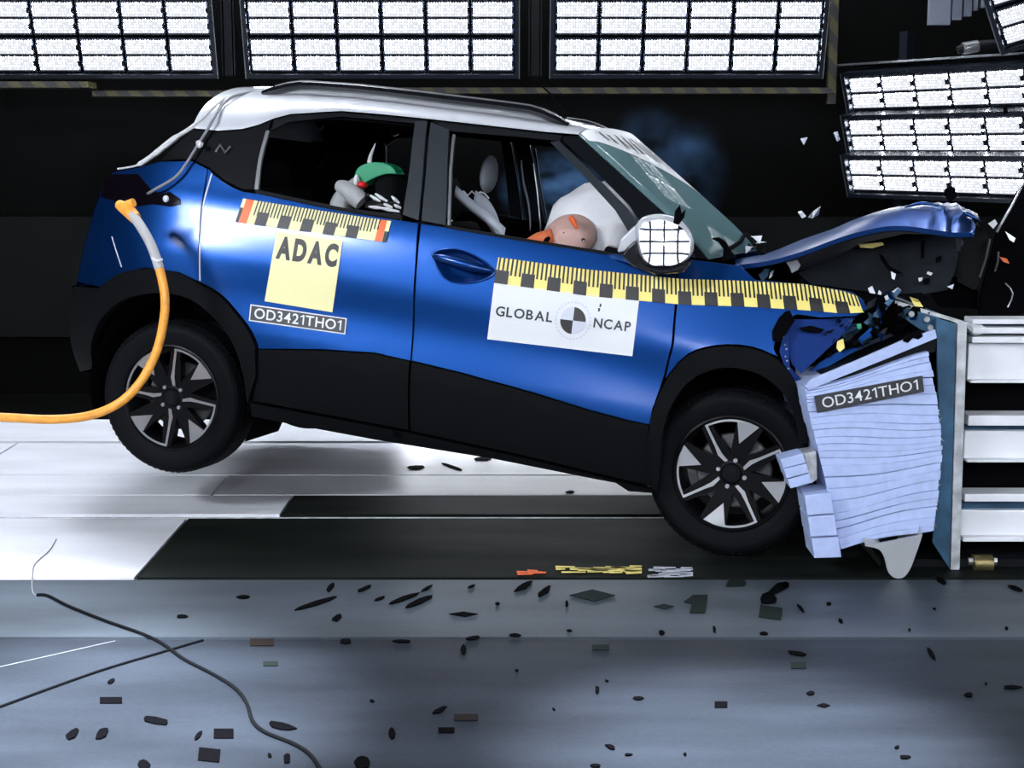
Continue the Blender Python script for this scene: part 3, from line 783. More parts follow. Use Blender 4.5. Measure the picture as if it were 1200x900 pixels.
# --- stickers
def film(name, P, m, nu=10, nv=4, u0=0, u1=1, v0=0, v1=1, k=0):
    b = MB(); P.rect(b, u0, v0, u1, v1, k, nu, nv); return b.build(name, m, CAR, True)
P = Patch([(285, 232.5), (300, 235), (400, 250.5), (458.5, 259)], [(275.5, 260), (300, 263.5), (400, 277), (452, 284)])
tp = film('scale_tape', P, 'paleyellow', 40, 4)
tag(tp, 'yellow and black measuring tape with orange ends on the rear door')
blocks = [(.045 + .0815 * i, .045 + .0815 * (i + 1)) for i in range(11)]
b = MB(); P.rect(b, 0, 0, .022, .62, 1); P.rect(b, .975, 0, 1, .5, 1)
for i, (u0, u1) in enumerate([(.126 + i * .0755, .126 + (i + 1) * .0755) for i in range(11)]):
    if i % 2 == 0 and u1 < .95: P.rect(b, u0, 0, u1, .55, 1, 2, 1)
for i in range(38):
    u = .10 + i * .0222
    if u < .93:
        j = int((u - .126) / .0755) if u > .126 else -1
        P.rect(b, u, .38 if j % 2 else .52, u + .0085, 1.0, 1, 1, 3)
tag(b.build('tape_marks', 'ink', tp), kind='stuff')
for ua, ub in ((.022, .075), (.925, .972)):
    b = MB(); P.rect(b, ua, 0, ub, 1, 1, 2, 4); b.build('tape_end', 'orange_film', tp)
P = Patch([(584, 301.5), (690, 316), (800, 327), (870, 329), (943, 333), (990, 341.5), (1004, 347)], [(579, 331.5), (690, 347), (800, 357), (870, 359), (943, 363.5), (990, 367.5), (1012, 366)])
tp = film('scale_tape', P, 'yellow', 84, 4)
tag(tp, 'long yellow and black measuring tape along the front door and wing')
b = MB()
for i in range(28):
    u0 = i / 28
    if i % 2 == 0: P.rect(b, u0, 0, u0 + 1 / 28, .52, 1, 3, 2)
    for q in range(3):
        uu = u0 + (q + .28) / 84
        P.rect(b, uu, .36 if i % 2 else .5, uu + .0052, 1, 1, 1, 3)
tag(b.build('tape_marks', 'ink', tp), kind='stuff')
P = Patch([(324, 271), (401.5, 282)], [(310, 353), (389.5, 366)])
stk = film('club_sticker', P, 'paleyellow', 6, 6); tag(stk, 'pale yellow square sticker with black capitals on the rear door')
b = MB(); P.text(b, 'ADAC', .05, .615, .96, .945, 1, .055, .55); b.build('sticker_text', 'ink', stk)
P = Patch([(293.5, 356.5), (406.5, 373)], [(291.5, 376), (404.5, 392)])
stk = film('test_number_plate', P, 'sticker', 8, 2); tag(stk, 'narrow black number strip with a white border under the yellow sticker')
b = MB(); P.rect(b, .012, .07, .988, .93, 1, 8, 2); b.build('plate_field', 'greyink', stk)
b = MB(); P.text(b, 'OD3421THO1', .05, .20, .95, .83, 2, .012); b.build('plate_text', 'sticker', stk)
P = Patch([(579, 331.5), (749, 352)], [(571, 397.5), (741, 417.5)])
stk = film('programme_sticker', P, 'sticker', 10, 5); tag(stk, 'white rectangular sticker with a quartered round target on the front door')
b = MB(); P.text(b, 'GLOBAL', .035, .425, .425, .605, 1, .022, .9); b.build('sticker_text', 'greyink', stk); b = MB(); P.text(b, 'NCAP', .71, .425, .965, .605, 1, .022, .9); b.build('sticker_text', 'greyink', stk)
b = MB()
cu_, cv_, ru, rv = .567, .505, .088, .242
P.disc(b, cu_, cv_, ru, rv, 0, math.pi / 2, 2); P.disc(b, cu_, cv_, ru, rv, math.pi, 1.5 * math.pi, 2); b.build('target_quarters', 'ink', stk)
b = MB()
P.disc(b, cu_, cv_, ru, rv, math.pi / 2, math.pi, 2); P.disc(b, cu_, cv_, ru, rv, 1.5 * math.pi, 2 * math.pi, 2)
for i in range(30):
    a = i * math.pi * 2 / 30
    P.disc(b, cu_, cv_, ru * 1.42, rv * 1.42, a, a + .13, 2, 40, .90)
b.build('target_ring', 'softgrey', stk)
b = MB(); P.rect(b, .735, .80, .747, .86, 1); P.rect(b, .728, .72, .742, .78, 1); b.build('scuff_mark', 'greyink', stk)
# --- under-structure
b = MB(); b.box((-.15, 0, .26), (2.0, 1.5, .10)); b.box((-1.45, 0, .34), (.6, 1.2, .14)); b.build('floor_pan', 'black', CAR)
def side_wall(s):
    pts = [(-.80, .25), (.74, .22), (.74, .70), (.95, .80), (.95, 1.04), (.7, 1.06), (-.3, 1.09), (-1.0, 1.115), (-1.5, 1.13), (-1.68, .7), (-1.6, .62), (-1.25, .66), (-.86, .6)]
    panel('inner_skin', pts, 'black', CAR, off=-.05, side=s, res=.12, thick=.02)
for s in (-1, 1): side_wall(s)
for s in (1,):
    panel('door_lining', SX(belt_r + [(488, 300), (481, 422.5)] + clad_r[::-1] + sp2(arch_ro, 3) + [(233, 290)] + sp2([(236, 245), (244, 198)], 2)), 'black', CAR, off=-.018, gap=-.012, side=s, res=.08)
    panel('door_lining', SX([(493, 261.5), (530, 267), (600, 279), (700, 295), (740, 302), (793, 309), (792, 352), (788, 402), (779, 440), (761, 497.5)] + clad_f[::-1] + [(489, 300)]), 'black', CAR, off=-.018, gap=-.012, side=s, res=.08)
    panel('boot_lining', SX([(244, 198), (236, 245), (233, 290), (234, 331), (150, 320)]) + [(-1.78, .73), (-1.735, .87), (-1.685, 1.05)] + SX([(163, 197), (187, 189), (225, 188)]), 'black', CAR, off=-.018, gap=-.008, side=s, res=.08)
def liner(xc, zc, s, r=.385):
    b = MB(); rows = []
    for k in range(21):
        a = math.radians(-25 + 230 * k / 20)
        p = (xc + r * math.cos(a), zc + r * math.sin(a))
        rows.append([(p[0], s * .46, p[1]), (p[0], s * .80, p[1])])
    b.grid(rows)
    b.add([(xc, s * .46, zc)] + [r_[0] for r_ in rows], [(0, i, i + 1) for i in range(1, 21)])
    b.build('wheel_liner', 'black', CAR, 'auto')
for s in (-1, 1):
    liner(-1.22, .26, s); liner(1.12, .40, s, .37)
b = MB(); b.box((-.30, .1, .20), (1.5, .10, .08)); b.box((-1.0, .30, .22), (.5, .22, .16)); b.build('exhaust', 'dark', CAR)
# --- wheels
def wheel(c, s, spin, name_off=0):
    root = empty('wheel', c, (0, 0, 0 if s < 0 else math.pi)); root.parent = CAR
    b = MB(); b.lathe_y([(.215, .004), (.225, -.004), (.240, -.008), (.272, -.016), (.292, -.014), (.306, -.002), (.314, .014), (.319, .03), (.320, .10), (.319, .165), (.312, .182), (.29, .196), (.235, .190), (.222, .18)], 64)
    ty = b.build('tyre', 'rubber', root, 'auto')
    b = MB()
    for k in range(72):
        a = 2 * math.pi * k / 72
        R = Matrix.Rotation(-a, 3, 'Y')
        b.box(R @ Vector((.3025, .0035, 0)), (.010, .014, .013), R)
        b.box(R @ Vector((.3178, .05, 0)), (.005, .05, .018), R); b.box(R @ Vector((.3178, .13, .01)), (.005, .05, .018), R)
    tag(b.build('tread_blocks', 'rubber', ty), kind='stuff')
    b = MB(); b.lathe_y([(.219, .0), (.222, -.006), (.216, -.008), (.207, .0), (.203, .02), (.196, .03), (.19, .15), (.215, .18)], 64); b.build('rim', 'wheelblack', root, 'auto')
    b = MB(); b.lathe_y([(.0, .085), (.14, .085), (.145, .09), (.145, .105), (0, .105)], 40); b.build('brake_disc', 'framelight', root, 'auto')
    b = MB()
    b.lathe_y([(0, .005), (.034, .005), (.04, .012), (.062, .016), (.066, .05), (.0, .05)], 32)
    for q in range(4):
        for da, wi, wo in ((0, .034, .020), (-48, .026, .052)):
            a = spin + math.radians(90 * q + da); u = Vector((math.cos(a), 0, math.sin(a))); n = Vector((-u.z, 0, u.x))
            f = [u * .04 + n * wi, u * .205 + n * wo, u * .205 - n * wo, u * .04 - n * wi]
            b.hexa([p + Vector((0, .014 if i in (0, 3) else .004, 0)) for i, p in enumerate(f)], [p + Vector((0, .05, 0)) for p in f])
    b.build('spoke_frame', 'wheelblack', root)
    for q in range(4):
        a0 = spin + math.radians(90 * q)
        def pol(r, d, y): a = a0 + math.radians(d); return Vector((r * math.cos(a), y, r * math.sin(a)))
        b = MB()   # thin blade from hub to rim, arc along the rim, broad facet
        bl = [pol(.05, 2, .010), pol(.085, 9, .008), pol(.12, 4, .006), pol(.207, 1, .0), pol(.207, -1.5, .0), pol(.12, -1, .006), pol(.085, -2, .008), pol(.05, -12, .010)]
        b.prism(bl, (0, .006, 0))
        arc = [pol(.207, 1 - 45 * i / 10, -.001) for i in range(11)] + [pol(.199, 1 - 45 * i / 10, -.001) for i in range(10, -1, -1)]
        b.prism(arc, (0, .006, 0))
        tr = [pol(.207, -34, -.001), pol(.207, -46, -.001), pol(.207, -58, -.001), pol(.118, -42, .006)]
        b.prism(tr, (0, .008, 0))
        b.build('spoke_facet', 'alloy', root)
        b = MB(); c0 = pol(.052, -45, .012); b.lathe_y([(0, -.006), (.008, -.006), (.009, .006)], 10, c0); b.build('wheel_bolt', 'steel', root, 'auto')
    b = MB(); b.lathe_y([(0, .002), (.026, .003), (.028, .008)], 24); b.lathe_y([(.010, .0), (.018, .0), (.018, .003), (.010, .003)], 20); b.build('hub_cap', 'dark', root, 'auto')
    return root
wheel((-1.2225, -.80, .225), -1, math.radians(90))
wheel((1.121, -.805, .324), -1, math.radians(36))
wheel((-1.2225, .80, .225), 1, math.radians(20))
wheel((1.20, .80, .30), 1, math.radians(60))
# --- door mirror, swung forward so its glass faces out
mr_ = -.93
def ml(px, py, d=0): return cl(px, py, mr_ + d)
g_out = sp2([(749, 270), (757, 261), (775, 258), (795, 264), (806, 278), (808, 295), (798, 307), (778, 312), (760, 308), (751, 292), (749, 270)], 3)[:-1]
cxp, cyp = 778, 285
b = MB()
rings = []
for q, d in ((1.0, 0), (1.12, .005), (1.16, .03), (1.05, .09), (.7, .14), (.2, .155)):
    rings.append([ml(cxp + (x - cxp) * q, cyp + (y - cyp) * q - (3 if q > 1 else 0), d) for x, y in g_out + g_out[:1]])
b.grid(rings); mh = b.build('door_mirror', 'white', CAR, True)
b = MB()
up_ = [(735, 290), (728, 300), (742, 312), (768, 322), (800, 320), (812, 306), (800, 309), (778, 314.5), (758, 310), (748, 296), (746, 280)]
b.prism([ml(x, y, -.006) for x, y in up_], CAR_RT @ Vector((0.01, .12, 0))); b.build('mirror_shell', 'gloss', mh, bevel=.008)
b = MB()
gc = ml(778, 285, -.014); gw = CAR_T + CAR_R @ gc
gn = CAR_RT @ ((C0 - gw).normalized() + (Vector((-2.0, -1.9, 2.72)) - gw).normalized()).normalized()
rows = []
for q in (.02, .25, .5, .75, 1.0):
    r = []
    for x, y in g_out + g_out[:1]:
        d_ = CAR_RT @ ray(778 + (x - 778) * q, 285 + (y - 285) * q); p = CAR_C + d_ * ((gc - CAR_C).dot(gn) / d_.dot(gn))
        r.append(p - gn * ((p - gc).length_squared / 13.0))
    rows.append(r)
b.grid(rows); gl_ = b.build('glass', 'mirror', mh, True)
b = MB(); b.tube([ml(742, 300, .02), ml(728, 298, .10), ml(716, 296, .20)], [.03, .025, .03], 10); b.build('mirror_arm', 'gloss', mh, 'auto')
b = MB()
b.prism([ml(x, y, .03) for x, y in ((724, 296), (727, 282), (742, 267), (756, 257), (775, 253), (760, 262), (748, 272), (744, 292))], CAR_RT @ Vector((.0, .05, 0))); b.build('mirror_cap', 'white', mh, bevel=.006)
# --- bonnet, folded up by the impact
near_ = [(862, 311), (900, 306), (940, 295), (975, 282), (1003, 273), (1035, 266), (1060, 265), (1085, 268), (1105, 271), (1122, 273), (1138, 272)]
top_ = [(862, 304), (900, 297), (940, 281), (975, 269), (1003, 257), (1035, 246.5), (1060, 241.5), (1085, 239.5), (1105, 239), (1128, 243), (1146, 257)]
def densify(P, n):
    return sp2(P, n)
nn_, tt_ = densify(near_, 3), densify(top_, 3)
rnd = random.Random(11)
HB = []
nst = len(nn_)
for i, (a, c) in enumerate(zip(nn_, tt_)):
    p0 = cl(a[0], a[1], -.70); p1 = cl(c[0], c[1], -.22)
    crumple = max(0, (i / (nst - 1) - .55) / .45)
    r = []
    for k in range(29):
        t = k / 28; y = -.70 + 1.40 * t
        if y < -.22:
            q = (y + .70) / .48
            z = p0.z + (p1.z - p0.z) * (1 - (1 - q) ** 2.6); x = p0.x + (p1.x - p0.x) * q
        else:
            q = (y + .22) / .92
            z = p1.z - .13 * q ** 2; x = p1.x - .04 * q
        z += crumple * (.010 * math.sin(9 * y + 2.1 * i) + .006 * rnd.uniform(-1, 1)) * (0 if k in (0,) else 1)
        x += crumple * .012 * math.sin(14 * y + i)
        r.append(Vector((x, y, z)))
    HB.append(r)
b = MB(); b.grid(HB)
b.grid([[r[0] for r in HB], [r[0] + Vector((0, .004, -.016)) for r in HB], [r[0] + Vector((0, .05, -.018)) for r in HB]])
bon = b.build('bonnet', 'paint', CAR, 'auto', solid=.003)
b = MB(); b.grid([[p + Vector((0, .01 * (1 if p.y < 0 else -1), -.020)) for p in r] for r in HB]); b.build('bonnet_liner', 'slate', bon, True)
rnd = random.Random(5)
for (x0, y0, x1, y1, w) in ((1088, 243, 1138, 262, .012), (1100, 246, 1136, 270, .010), (1070, 247, 1118, 264, .010), (1092, 262, 1112, 267, .008), (1116, 250, 1147, 258, .012), (1060, 243, 1100, 241, .008)):
    a = cl(x0, y0, -.45); c = cl(x1, y1, -.50); m_ = (a + c) / 2 + Vector((0, -.02, .012))
    b = MB(); b.tube(smooth_path([a, m_, c], 4), [.002 + w * .6 * math.sin(math.pi * i / 8) for i in range(9)], 6); b.build('crease_ridge', 'paint', bon, True)
# --- torn front: inner wing, engine bay, shards
def sheet(name, px, y, m, depth=.012, parent=CAR, bend=0.0, **k):
    pts = [cl(x, yy, y + bend * (i % 2)) for i, (x, yy) in enumerate(px)]
    b = MB(); b.prism(pts, Vector((0, depth, 0))); return b.build(name, m, parent, **k)
panel('inner_wing', SX([(922, 374), (962, 374), (1003, 372), (992, 390), (968, 412), (938, 440), (926, 428), (920, 400)]), 'innerblue', CAR, off=-.03)
panel('torn_liner', SX([(926, 362), (932, 376), (922, 392), (913, 402), (905, 400), (904, 388), (912, 372), (920, 364)]), 'black', CAR, off=.012, thick=.03)
panel('torn_liner', SX([(935, 384), (950, 381), (968, 386), (962, 391), (940, 389)]), 'black', CAR, off=.004, thick=.03)
panel('wing_flange', SX([(912, 412), (918, 388), (925, 390), (926, 430), (940, 446), (934, 452), (920, 436)]), 'innerblue', CAR, off=-.012)
b = MB()
for q in range(7): b.ball(S(918 + q * .8 + (q % 3), 395 + q * 7 + (q % 2) * 2, .0), .004, 8, 6)
tag(b.build('spot_welds', 'alloy', CAR, True), kind='stuff')
sheet('bay_panel', [(935, 320), (975, 303), (1010, 285), (1060, 274), (1119, 276), (1123, 300), (1119, 318), (1110, 340), (1060, 348), (1010, 346), (950, 333)], -.30, 'slate', .02)
b = MB(); b.box((1.28, .06, .66), (.52, 1.1, .44)); b.box((1.42, -.1, .98), (.3, .7, .14)); b.box((1.05, .1, .98), (.24, 1.0, .12)); b.build('engine_block', 'black', CAR, bevel=.03)
sheet('front_grille', [(1230, 180), (1203, 210), (1190, 226), (1180, 246), (1166, 275), (1160, 300), (1154, 322), (1147, 350), (1146, 373), (1188, 374), (1235, 340)], -.10, 'black', .05, bevel=.01)
for (p, q, w, m_) in (((1201, 211), (1168, 272), .010, 'steel'), ((1160, 280), (1148, 325), .009, 'framelight'), ((1170, 295), (1166, 318), .008, 'framelight'), ((1178, 332), (1187, 344), .005, 'alloy'), ((1187, 344), (1181, 360), .005, 'alloy')):
    a = cl(*p, -.14); c = cl(*q, -.14); b = MB(); b.tube([a, (a + c) / 2 + Vector((.004, 0, .003)), c], w * .55, 6); b.build('grille_edge', m_, CAR, 'auto')
sheet('grille_shard', [(1158, 262), (1166, 257), (1169, 262), (1164, 268)], -.2, 'sticker', .01)
sheet('grille_shard', [(1178, 271), (1190, 279), (1188, 284), (1183, 281)], -.2, 'alloy', .01)
sheet('orange_shard', [(1171, 301), (1180, 303), (1183, 309), (1176, 307)], -.2, 'orange_film', .01)
sheet('radiator_panel', [(1126, 290), (1146, 262), (1160, 280), (1150, 330), (1142, 340), (1122, 330)], -.05, 'dark', .03)
sheet('bay_panel', [(1085, 335), (1128, 322), (1146, 340), (1146, 362), (1100, 360)], .0, 'black', .2)
for px, m_ in (([(921, 307), (934, 304), (938, 311), (935, 316), (928, 320), (925, 313)], 'softgrey'), ([(889, 322), (896, 315), (902, 315), (899, 324), (893, 330)], 'bluesteel'),
               ([(903, 319), (907, 316), (905, 324), (901, 327)], 'steel'), ([(1006, 286), (1034, 284), (1036, 287), (1022, 291), (1008, 290)], 'yellow'),
               ([(1036, 348), (1052, 337), (1056, 340), (1042, 356), (1034, 360)], 'softgrey'), ([(1017, 338), (1022, 335), (1026, 345), (1023, 352)], 'steel'),
               ([(1030, 340), (1033, 343), (1031, 350), (1028, 347)], 'steel'), ([(1087, 318), (1093, 320), (1091, 323), (1086, 321)], 'sticker'), ([(1076, 326), (1081, 325), (1081, 329), (1077, 330)], 'sticker'),
               ([(1079, 283), (1084, 281), (1083, 302), (1079, 304)], 'black'), ([(1096, 302), (1104, 299), (1103, 306), (1097, 308)], 'black'), ([(1080, 328), (1090, 325), (1089, 333), (1083, 334)], 'black'),
               ([(1030, 297), (1035, 300), (1043, 312), (1058, 320), (1050, 321), (1040, 316), (1032, 304)], 'black'), ([(1044, 318), (1050, 321), (1048, 328), (1045, 326)], 'steel'),
               ([(1048, 345), (1075, 354), (1090, 350), (1080, 343)], 'black'), ([(1066, 348), (1076, 351), (1082, 360), (1072, 359)], 'yellow'), ([(1110, 336), (1118, 333), (1116, 339)], 'softgrey')):
    sheet('torn_bracket', px, -.38, m_, .012)
rnd = random.Random(21)
poly = [(962, 388), (985, 372), (1005, 372), (1022, 352), (1048, 346), (1085, 370), (1060, 382), (1010, 402), (965, 428), (942, 444)]
n = 0
while n < 46:
    x = rnd.uniform(935, 1090); y = rnd.uniform(345, 446)
    if not inside((x, y), poly): continue
    n += 1
    s_ = rnd.uniform(4, 12); a0 = rnd.uniform(0, 6.28) if rnd.random() < .4 else rnd.uniform(2.3, 2.9)
    ax, ay = math.cos(a0), math.sin(a0)
    e_ = rnd.uniform(.25, .6)
    px = [(x + ax * s_, y + ay * s_), (x - ay * s_ * e_, y + ax * s_ * e_), (x - ax * s_ * rnd.uniform(.6, 1.2), y - ay * s_), (x + ay * s_ * e_ * .8, y - ax * s_ * e_)]
    pts = [cl(qx, qy, -.74 + rnd.uniform(-.06, .05)) for qx, qy in px]
    b = MB(); b.prism(pts, Vector((rnd.uniform(-.006, .006), .012, .004))); b.build('torn_sheet', rnd.choice(['paint', 'paint', 'bluesteel', 'black', 'black', 'black', 'black', 'alloy', 'dark', 'slate']), CAR)
sheet('torn_strut', [(938, 446), (960, 425), (1000, 402), (1020, 384), (1030, 374), (1034, 378), (1008, 408), (966, 432), (944, 452)], -.70, 'paint', .03)
sheet('torn_strut', [(1012, 378), (1040, 352), (1052, 338), (1056, 341), (1036, 366), (1018, 382)], -.72, 'bluesteel', .02)
sheet('bumper_foam', [(955, 390), (1000, 372), (1045, 350), (1085, 372), (1000, 408), (945, 446)], -.60, 'black', .1)
sheet('lamp_bulb_holder', [(981, 400), (988, 397), (990, 408), (984, 413), (980, 408)], -.80, 'yellow', .02, bevel=.003)
sheet('headlamp_fragment', [(1004, 380), (1009, 379), (1010, 385), (1005, 386)], -.80, 'green', .01)
sheet('front_bumper_skin', [(934, 452), (946, 452), (952, 500), (960, 545), (952, 560), (944, 520), (940, 480)], -.72, 'dark', .25)

# --- cabin
def boxpart(name, c, d, m, parent, rot=0, bev=.04, axis='Y'):
    b = MB(); b.box(c, d, Matrix.Rotation(rot, 3, axis)); return b.build(name, m, parent, smooth=True, bevel=bev)
for y in (-.36, .36):
    st = empty('front_seat', (-.05, y, .42)); st.parent = CAR
    boxpart('seat_cushion', (.02, 0, .0), (.50, .48, .16), 'seat', st, -.12)
    boxpart('seat_backrest', (-.33, 0, .34), (.15, .46, .62), 'seat', st, -.28)
    boxpart('headrest', (-.46, 0, .745), (.10, .25, .20), 'seat', st, -.18, .045)
    b = MB()
    for s in (-1, 1): b.tube([(-.43, s * .06, .60), (-.45, s * .06, .70)], .007, 8)
    b.build('headrest_post', 'steel', st, 'auto')
rb = empty('rear_bench', (-.95, 0, .50)); rb.parent = CAR
boxpart('seat_cushion', (.0, 0, .0), (.50, 1.24, .16), 'seat', rb, -.1)
boxpart('seat_backrest', (-.32, 0, .32), (.15, 1.22, .58), 'seat', rb, -.3)
for y in (-.36, .36): boxpart('headrest', (-.43, y, .66), (.09, .24, .16), 'seat', rb, -.2, .04)
boxpart('dashboard', (.82, 0, .86), (.34, 1.36, .30), 'dark', CAR, 0, .07)
boxpart('parcel_shelf', (-1.42, 0, .98), (.34, 1.1, .03), 'dark', CAR, 0, .01)
b = MB()
R_ = Matrix.Rotation(math.radians(-62), 3, 'Y')
rg = [Vector((.56, -.36, .93)) + R_ @ Vector((.18 * math.cos(k * math.pi / 16), .18 * math.sin(k * math.pi / 16), 0)) for k in range(33)]
b.tube(rg, .014, 8, False); b.tube([(.56, -.36, .93), (.78, -.36, .84)], .03, 8); b.build('steering_wheel', 'dark', CAR, 'auto')
for px in ((370, 147, 380, 147), (456, 150, 467, 156)):
    a = cl(px[0], px[1], .50); c = cl(px[2], px[3], .50); m_ = (a + c) / 2 - Vector((0, 0, .022))
    b = MB(); b.tube(smooth_path([a, m_, c], 5), .006, 8); b.build('grab_handle', 'alloy', CAR, 'auto')
# driver's airbag, webbing, curtain of the far pillar
b = MB(); c_ = cl(702, 268, -.20)
rows = []
for i in range(19):
    th = math.pi * i / 18; r = []
    for k in range(37):
        ph = 2 * math.pi * k / 36
        d = Vector((math.sin(th) * math.cos(ph), math.sin(th) * math.sin(ph), math.cos(th)))
        q = 1 + .05 * math.sin(6 * ph + 1) * math.sin(th) ** 2 + .03 * math.sin(9 * th + 3 * ph)
        r.append(c_ + Vector((d.x * .215, d.y * .19, d.z * .20)) * q + Vector((.03 * d.z, 0, 0)))
    rows.append(r)
b.grid(rows); b.build('driver_airbag', 'airbag', CAR, True)
b = MB(); c_ = cl(730, 262, .30); b.ball(c_, (.16, .24, .2), 24, 14); b.build('passenger_airbag', 'airbag', CAR, True)
def ribbon(name, px, y, w, m):
    b = MB(); L = [cl(a, c, y) for a, c in sp2(px, 3)]
    b.grid([[p + Vector((0, -.004, w / 2)) for p in L], [p + Vector((0, -.012, 0)) for p in L], [p + Vector((0, -.004, -w / 2)) for p in L]]); return b.build(name, m, CAR, True, solid=.004)
ribbon('seat_belt', [(534, 224), (552, 240), (575, 258), (592, 274)], -.56, .045, 'belt')
ribbon('seat_side_bag', [(556, 236), (570, 246), (580, 262), (586, 280)], -.50, .09, 'belt')
ribbon('far_belt', [(611, 190), (614, 215), (620, 240), (622, 268)], .45, .02, 'belt')
ribbon('far_belt', [(625, 192), (630, 225), (634, 270)], .60, .012, 'alloy')
b = MB(); b.ball(cl(573, 204, .12), (.032, .10, .085), 16, 10); b.build('headrest_pad', 'belt', CAR, True)
b = MB(); rnd = random.Random(8)
pp = [cl(543 + 5 * i, 226 + rnd.uniform(-4, 3) + i * .6, -.5) for i in range(7)]
b.tube(pp, .0035, 5); b.build('loose_wire', 'rope', CAR)

# ------------------------------------------------------------------ dummies
def car_thing(name, origin_local, label, cat, group=None):
    o = empty(name, CAR_T + CAR_R @ Vector(origin_local), CAR_R.to_euler()); tag(o, label, cat, group)
    o['_o'] = 0; del o['_o']
    return o, Vector(origin_local)
def skin_body(name, joints, edges, m, parent, sub=2):
    me = bpy.data.meshes.new(name)
    me.from_pydata([j[0] for j in joints], edges, []); me.update(); me.materials.append(M[m])
    o = bpy.data.objects.new(name, me); COL.objects.link(o); o.parent = parent
    md = o.modifiers.new('skin', 'SKIN'); md.use_smooth_shade = True
    sv = me.skin_vertices[0].data
    for i, j in enumerate(joints): sv[i].radius = (j[1], j[1]); sv[i].use_root = (i == 0)
    s = o.modifiers.new('sub', 'SUBSURF'); s.levels = sub; s.render_levels = sub
    return o
D, o0 = car_thing('crash_test_dummy', (-.10, -.36, .50), 'pink headed test dummy slumped face first into the white driver airbag', 'dummy')
hd = cl(667, 279, -.40) - o0
J = [((0, 0, .02), .13), ((.10, 0, .22), .14), ((.22, 0, .38), .15), ((.33, 0, .47), .06), (tuple(hd + Vector((-.06, 0, -.02))), .055),
     ((.22, .17, .40), .06), ((.38, .24, .22), .045), ((.58, .16, .30), .035), ((.64, .14, .33), .03),
     ((.22, -.17, .40), .06), ((.38, -.20, .22), .045), ((.58, -.14, .30), .035), ((.64, -.12, .33), .03),
     ((.10, .10, .0), .09), ((.48, .11, .08), .07), ((.70, .11, -.20), .05), ((.82, .11, -.22), .04),
     ((.10, -.10, .0), .09), ((.48, -.11, .08), .07), ((.70, -.11, -.20), .05), ((.82, -.11, -.22), .04)]
E_ = [(0, 1), (1, 2), (2, 3), (3, 4), (2, 5), (5, 6), (6, 7), (7, 8), (2, 9), (9, 10), (10, 11), (11, 12), (0, 13), (13, 14), (14, 15), (15, 16), (0, 17), (17, 18), (18, 19), (19, 20)]
skin_body('body', J, E_, 'orange_cloth', D)
# head: skull with brow, nose, chin and ears, face turned down toward the airbag
b = MB(); rows = []
Rh = Matrix.Rotation(math.radians(62), 3, 'Y') @ Matrix.Rotation(math.radians(-18), 3, 'Z')
for i in range(25):
    th = math.pi * i / 24; r = []
    for k in range(41):
        ph = 2 * math.pi * k / 40
        d = Vector((math.sin(th) * math.cos(ph), math.sin(th) * math.sin(ph), math.cos(th)))
        p = Vector((d.x * .098, d.y * .078, d.z * .115))
        if d.z < -.2: p.x += .012 * max(0, d.x); p.y *= .88
        nz = math.exp(-((d.y / .13) ** 2 + ((d.z + .18) / .16) ** 2)) * (d.x > 0); p.x += .026 * nz
        for s in (-1, 1):
            p.x -= .013 * math.exp(-(((d.y - s * .36) / .14) ** 2 + ((d.z - .08) / .10) ** 2)) * (d.x > 0)
            ea = math.exp(-(((d.x + .05) / .16) ** 2 + ((d.z + .02) / .22) ** 2)) * (s * d.y > .6); p.y += s * .016 * ea
        p.x -= .006 * math.exp(-((d.y / .25) ** 2 + ((d.z + .5) / .05) ** 2)) * (d.x > 0)
        r.append(hd + Rh @ p)
    rows.append(r)
b.grid(rows); b.build('head', 'skin', D, True)
for q, m_, s_ in (((661, 272.5), 'ink', .006), ((683.5, 281), 'ink', .008)):
    p = cl(q[0], q[1], -.474) - o0; b = MB(); b.ball(p, (s_, .012, s_ * .9), 12, 8); t_ = b.build('target_mark', m_, D, True)
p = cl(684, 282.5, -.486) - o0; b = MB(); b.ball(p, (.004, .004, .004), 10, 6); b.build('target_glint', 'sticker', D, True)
b = MB(); b.tube([cl(668, 254, -.50) - o0, cl(672, 259, -.50) - o0, cl(676, 268, -.49) - o0], [.009, .012, .006], 8); b.build('chalk_mark', 'orange_film', D, 'auto')
b = MB(); b.tube([cl(618, 289, -.44) - o0, cl(632, 282, -.45) - o0, cl(648, 276, -.45) - o0], [.03, .035, .03], 12); b.build('neck_collar', 'orange_cloth', D, True)
b = MB(); b.tube([cl(637, 285, -.50) - o0, cl(641, 281, -.50) - o0, cl(644, 278, -.50) - o0], [.006, .011, .006], 8); b.build('collar_slot', 'black', D, True)
K, o1 = car_thing('child_dummy', (-.70, -.42, .60), 'small dummy in grey cloth under a curved green shell, seen through the rear side window', 'dummy')
def kp(x, y, d): return cl(x, y, d) - o1
J = [((0, 0, .0), .10), ((.06, .0, .18), .10), (tuple(kp(398, 236, -.44)), .05), (tuple(kp(414, 222, -.47)), .042), (tuple(kp(428, 208, -.48)), .035)]
skin_body('body', J, [(0, 1), (1, 2), (2, 3), (3, 4)], 'greycloth', K)
b = MB(); b.tube(smooth_path([kp(396, 217, -.52), kp(408, 223, -.53), kp(424, 237, -.53)], 4), [.022, .026, .030, .034, .036, .038, .04, .04, .036], 12); b.build('sleeve', 'greycloth', K, 'auto')
arc_o = sp2([(414, 212), (419, 197), (434, 190.5), (450, 191), (460, 196), (465, 204)], 4)
arc_i = sp2([(465, 204), (452, 204), (440, 208), (430, 213), (424, 217), (414, 212)], 4)
b = MB(); b.prism([kp(x, y, -.50) for x, y in arc_o + arc_i[1:-1]], Vector((0, .10, 0))); b.build('green_shell', 'green', K, bevel=.012, smooth=False)
b = MB(); b.ball(kp(425, 216.5, -.51), (.022, .03, .015), 14, 10); b.build('red_catch', 'red', K, True)
